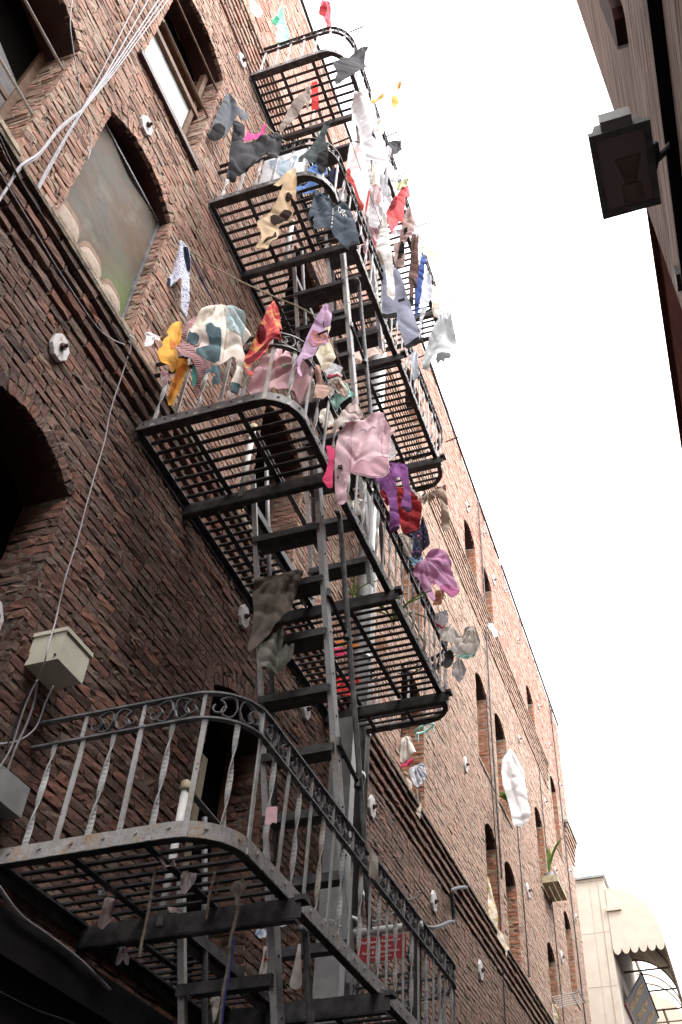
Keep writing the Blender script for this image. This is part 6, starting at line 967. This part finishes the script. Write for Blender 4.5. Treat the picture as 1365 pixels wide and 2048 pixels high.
def inpoly(P, x, y):
    c = False; n = len(P); j = n-1
    for i in range(n):
        a, b = P[i], P[j]
        if (a[1] > y) != (b[1] > y) and x < (b[0]-a[0])*(y-a[1])/(b[1]-a[1])+a[0]: c = not c
        j = i
    return c
def edist(P, x, y):
    P = np.array(P); Q = np.roll(P, -1, 0); d = Q-P; w_ = np.array([x, y])-P
    tt = np.clip((w_*d).sum(1)/np.maximum((d*d).sum(1), 1e-9), 0, 1)
    return float(np.sqrt(((w_-d*tt[:, None])**2).sum(1).min()))
def smooth_outline(P, it=1):
    for _ in range(it):
        Q = []
        for i in range(len(P)):
            a = P[i]; b = P[(i+1) % len(P)]
            Q += [(a[0]*.9+b[0]*.1, a[1]*.9+b[1]*.1), (a[0]*.1+b[0]*.9, a[1]*.1+b[1]*.9)]
        P = Q
    return P
def resample(P, h):
    out = []
    for i in range(len(P)):
        a = P[i]; b = P[(i+1) % len(P)]; L = math.hypot(b[0]-a[0], b[1]-a[1]); n = max(1, round(L/h))
        out += [(a[0]+(b[0]-a[0])*k/n, a[1]+(b[1]-a[1])*k/n) for k in range(n)]
    res = []
    for p_ in out:
        if not res or math.hypot(p_[0]-res[-1][0], p_[1]-res[-1][1]) > h*.35: res.append(p_)
    return res
def fill(P, h):
    us = [p_[0] for p_ in P]; vs = [p_[1] for p_ in P]; n = len(P)
    pts = list(P); r = 0; y = min(vs)+h*.5
    while y < max(vs):
        x = min(us)+(h*.5 if r % 2 else 0)
        while x < max(us):
            if inpoly(P, x, y) and edist(P, x, y) > h*.55: pts.append((x, y))
            x += h
        y += h*.87; r += 1
    rv, re, rf, *_ = delaunay_2d_cdt([Vector(p_) for p_ in pts], [(i, (i+1) % n) for i in range(n)], [list(range(n))], 1, 1e-6)
    return [tuple(v_) for v_ in rv], [tuple(f) for f in rf]
def garment(spec, gi):
    name, cat, lab, O, az, mat, P, parts, puff, fold = spec
    P0 = P
    size = max(max(p_[0] for p_ in P)-min(p_[0] for p_ in P), max(p_[1] for p_ in P)-min(p_[1] for p_ in P))
    area = abs(sum(P[i-1][0]*P[i][1]-P[i][0]*P[i-1][1] for i in range(len(P))))/2
    h = min(.03, max(.007, math.sqrt(area)/30))
    P = resample(smooth_outline(P), h)
    seed = gi*3.7; width = math.sqrt(area)
    amp = fold*min(1.6, .5+width*2.4); pf = min(puff*.35, width*.06) if puff < .15 else width*.42
    w0 = max(.02, width*.45); fr = min(9, 1.9/width+1.6)
    tilt = random.uniform(-.5, .5)
    # folds fan out from the points where the cloth is pegged
    tops = sorted(P, key=lambda q_: -q_[1]); pegs = [tops[0]]
    for q_ in tops:
        if q_[1] > tops[0][1]-size*.22 and abs(q_[0]-pegs[0][0]) > width*.45: pegs.append(q_); break
    kf = random.uniform(2.0, 3.0)
    def field(u, v, d):
        q = 1-math.exp(-d/w0); s_ = 0; ws = 0
        for pi_, (pu, pv) in enumerate(pegs):
            r = math.hypot(u-pu, v-pv)+1e-4; th = math.atan2(u-pu, pv-v+.02)
            n_ = noise.noise(Vector((th*kf+seed+pi_*7, r*.9/width*.4, seed)))
            sh = 1-min(1, abs(n_)*2.6); val = (sh**1.3-.5)*min(1, r/(.45*width))
            w_ = 1/r; s_ += val*w_; ws += w_
        big = noise.noise(Vector((u*1.6/width*.5+seed, v*1.1/width*.5, seed+3)))
        cr = 1-min(1, abs(noise.noise(Vector((u*fr*.8+v*fr*.5, v*fr*.7-u*fr*.3, seed+31))))*3.2)
        return q, amp*(1.9*s_/ws+1.2*big+.42*cr)
    V2, F2 = fill(P, h)
    D = [edist(P, x, y) for x, y in V2]
    fr_, bk_ = [], []; edge = [d < h*.08 for d in D]
    for (x, y), d in zip(V2, D):
        q, wv = field(x, y, d)
        mid = wv*.75+.25*amp*noise.noise(Vector((x*3+seed, y*3, 1)))
        jx = noise.noise(Vector((x*30, y*30, seed)))*h*.5 if d < h*.08 else 0
        jy = noise.noise(Vector((x*30+50, y*30, seed)))*h*.5 if d < h*.08 else 0
        fr_.append((x+jx*.4, mid-(pf*.5*q+.002)-wv*.25*q, y+jy*.4)); bk_.append((x+jx*.4, mid+.002, y+jy*.4))
    n = len(V2); verts = fr_+bk_; faces = []
    for f in F2:
        a = sum(V2[f[i-1]][0]*V2[f[i]][1]-V2[f[i]][0]*V2[f[i-1]][1] for i in range(3))
        f = f if a > 0 else f[::-1]
        faces.append(f); faces.append(tuple(i+n for i in f[::-1]))
    cnt = {}
    for f in F2:
        a = sum(V2[f[i-1]][0]*V2[f[i]][1]-V2[f[i]][0]*V2[f[i-1]][1] for i in range(3)); f = f if a > 0 else f[::-1]
        for i in range(3): cnt[(f[i], f[(i+1) % 3])] = 1
    rim_ = {}
    for (a, b) in list(cnt):
        if (b, a) not in cnt:
            for i in (a, b, a+n, b+n):
                if i not in rim_: rim_[i] = len(verts); verts.append(verts[i])
            faces.append((rim_[b], rim_[a], rim_[a+n], rim_[b+n]))
    b = MB(); b.add(verts, faces); ob = b.build(name, mat, None, True)
    ob.location = O; ob.rotation_euler = (0, 0, az); tag(ob, lab, cat)
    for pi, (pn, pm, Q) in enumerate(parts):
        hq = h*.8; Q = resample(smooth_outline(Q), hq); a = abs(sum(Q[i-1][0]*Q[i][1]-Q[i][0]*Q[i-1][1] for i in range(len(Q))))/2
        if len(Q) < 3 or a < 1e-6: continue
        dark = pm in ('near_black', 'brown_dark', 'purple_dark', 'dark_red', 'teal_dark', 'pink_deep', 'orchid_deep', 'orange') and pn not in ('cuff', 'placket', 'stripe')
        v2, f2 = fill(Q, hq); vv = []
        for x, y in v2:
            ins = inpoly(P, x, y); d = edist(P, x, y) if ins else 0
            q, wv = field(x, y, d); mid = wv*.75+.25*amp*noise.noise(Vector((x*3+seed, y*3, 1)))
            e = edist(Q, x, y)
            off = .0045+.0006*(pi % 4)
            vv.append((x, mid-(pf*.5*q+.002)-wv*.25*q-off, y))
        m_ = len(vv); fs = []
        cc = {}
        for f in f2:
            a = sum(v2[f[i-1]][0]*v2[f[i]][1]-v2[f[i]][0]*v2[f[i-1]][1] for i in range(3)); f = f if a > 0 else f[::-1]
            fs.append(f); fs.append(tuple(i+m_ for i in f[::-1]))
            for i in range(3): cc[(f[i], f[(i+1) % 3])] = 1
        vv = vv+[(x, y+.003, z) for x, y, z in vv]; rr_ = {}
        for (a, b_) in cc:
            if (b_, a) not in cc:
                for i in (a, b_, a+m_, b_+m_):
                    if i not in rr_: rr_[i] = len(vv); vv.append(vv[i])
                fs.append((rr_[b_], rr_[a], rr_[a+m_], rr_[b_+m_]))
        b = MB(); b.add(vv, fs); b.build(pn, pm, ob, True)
random.seed(3)
for gi, sp in enumerate(GAR): garment(sp, gi)

# turquoise hanger ring, planter and weeds
T = thing('hanger_ring', 'turquoise round clothes hanger ring in the far arched window', 'hanger', (.12, 10.75, 8.95))
b = MB(); b.tube([(.12*math.cos(a)+.02, .24*math.sin(a)*.7, .10*math.sin(a+.6)) for a in np.linspace(0, 2*math.pi, 26)], .016, 8, False); b.build('ring', 'mint_pale', T, True)
b = MB()
for a in (.4, 1.6, 2.7, 3.9, 5.1): p0 = (.12*math.cos(a)+.02, .24*math.sin(a)*.7, .10*math.sin(a+.6)); b.tube([p0, (p0[0], p0[1], p0[2]-.14)], .008, 6)
b.build('clips', 'mint_pale', T)
def leaves(T, base, n, L, seed, spread=.5, name='leaf', mat='leaf_green', wd=.035):
    rr = random.Random(seed)
    for k in range(n):
        a = rr.uniform(0, 6.28); l = L*rr.uniform(.6, 1.1); sp = spread*rr.uniform(.2, 1)
        pts = [(base[0]+math.cos(a)*sp*l*f**1.6, base[1]+math.sin(a)*sp*l*f**1.6, base[2]+l*(f-.55*sp*f*f*1.4)) for f in np.linspace(0, 1, 8)]
        b = MB(); vs = []
        sd = (-math.sin(a), math.cos(a), 0)
        for i, p_ in enumerate(pts):
            w_ = wd*math.sin(math.pi*min(.98, .12+.86*i/7))
            vs += [(p_[0]+sd[0]*w_, p_[1]+sd[1]*w_, p_[2]), (p_[0], p_[1], p_[2]-.012), (p_[0]-sd[0]*w_, p_[1]-sd[1]*w_, p_[2])]
        b.add(vs, [(3*i+j, 3*i+j+1, 3*i+j+4, 3*i+j+3) for i in range(7) for j in (0, 1)]+[(3*i+j+3, 3*i+j+4, 3*i+j+1, 3*i+j)[::-1] for i in () for j in ()])
        b.build(name, mat, T, True)
T = thing('window_box', 'wooden slatted window box standing out from the far wall', 'window box', (0, 20.45, 10.80))
b = MB()
for k in range(3): b.box(.0+.12*k, .11+.12*k, -.45, .55, 0, .025)
b.box(.0, .35, -.475, -.45, 0, .16); b.box(.33, .35, -.45, .55, 0, .14); b.build('crate', 'timber_pale', T)
T = thing('potted_plant', 'green strap leaved plant in a grey pot on the wooden window box', 'potted plant', (.16, 20.1, 10.83))
b = MB(); b.tube([(0,0,0),(0,0,.05),(0,0,.2)], [.07,.08,.11], 14); b.build('pot', 'iron_grey', T, True)
leaves(T, (0,0,.16), 7, 1.1, 4, .5, wd=.035)
T = thing('potted_plant', 'dark leafy bush behind the big white plastic sheet', 'potted plant', (.12, 16.35, 10.75))
leaves(T, (0,0,0), 45, .42, 9, .9, wd=.04)
T = thing('weed', 'thin yellow green weed growing beside the grey drain pipe', 'weed', (.12, 7.95, 9.0))
leaves(T, (0,0,0), 9, .5, 21, .9, wd=.012)
T = thing('weed', 'spiky pale green weed tangled in the second balcony railing under the orchid shirt', 'weed', (1.1, 6.6, 7.3))
leaves(T, (0,0,0), 16, .55, 22, .9, wd=.012)
T = thing('drying_rack', 'small wire drying rack outside the lowest far window', 'drying rack', (.25, 19.9, 8.3))
b = MB()
for k in range(6): b.tube([(-.2,-.3+.12*k,0),(.35,-.3+.12*k,.05)], .008, 5)
b.tube([(.35,-.4,.05),(.35,.4,.05)], .012, 6); b.tube([(-.2,-.4,0),(-.2,.4,0)], .012, 6); b.build('wires', 'flat_white', T)
# line of paper litter lying in the gratings
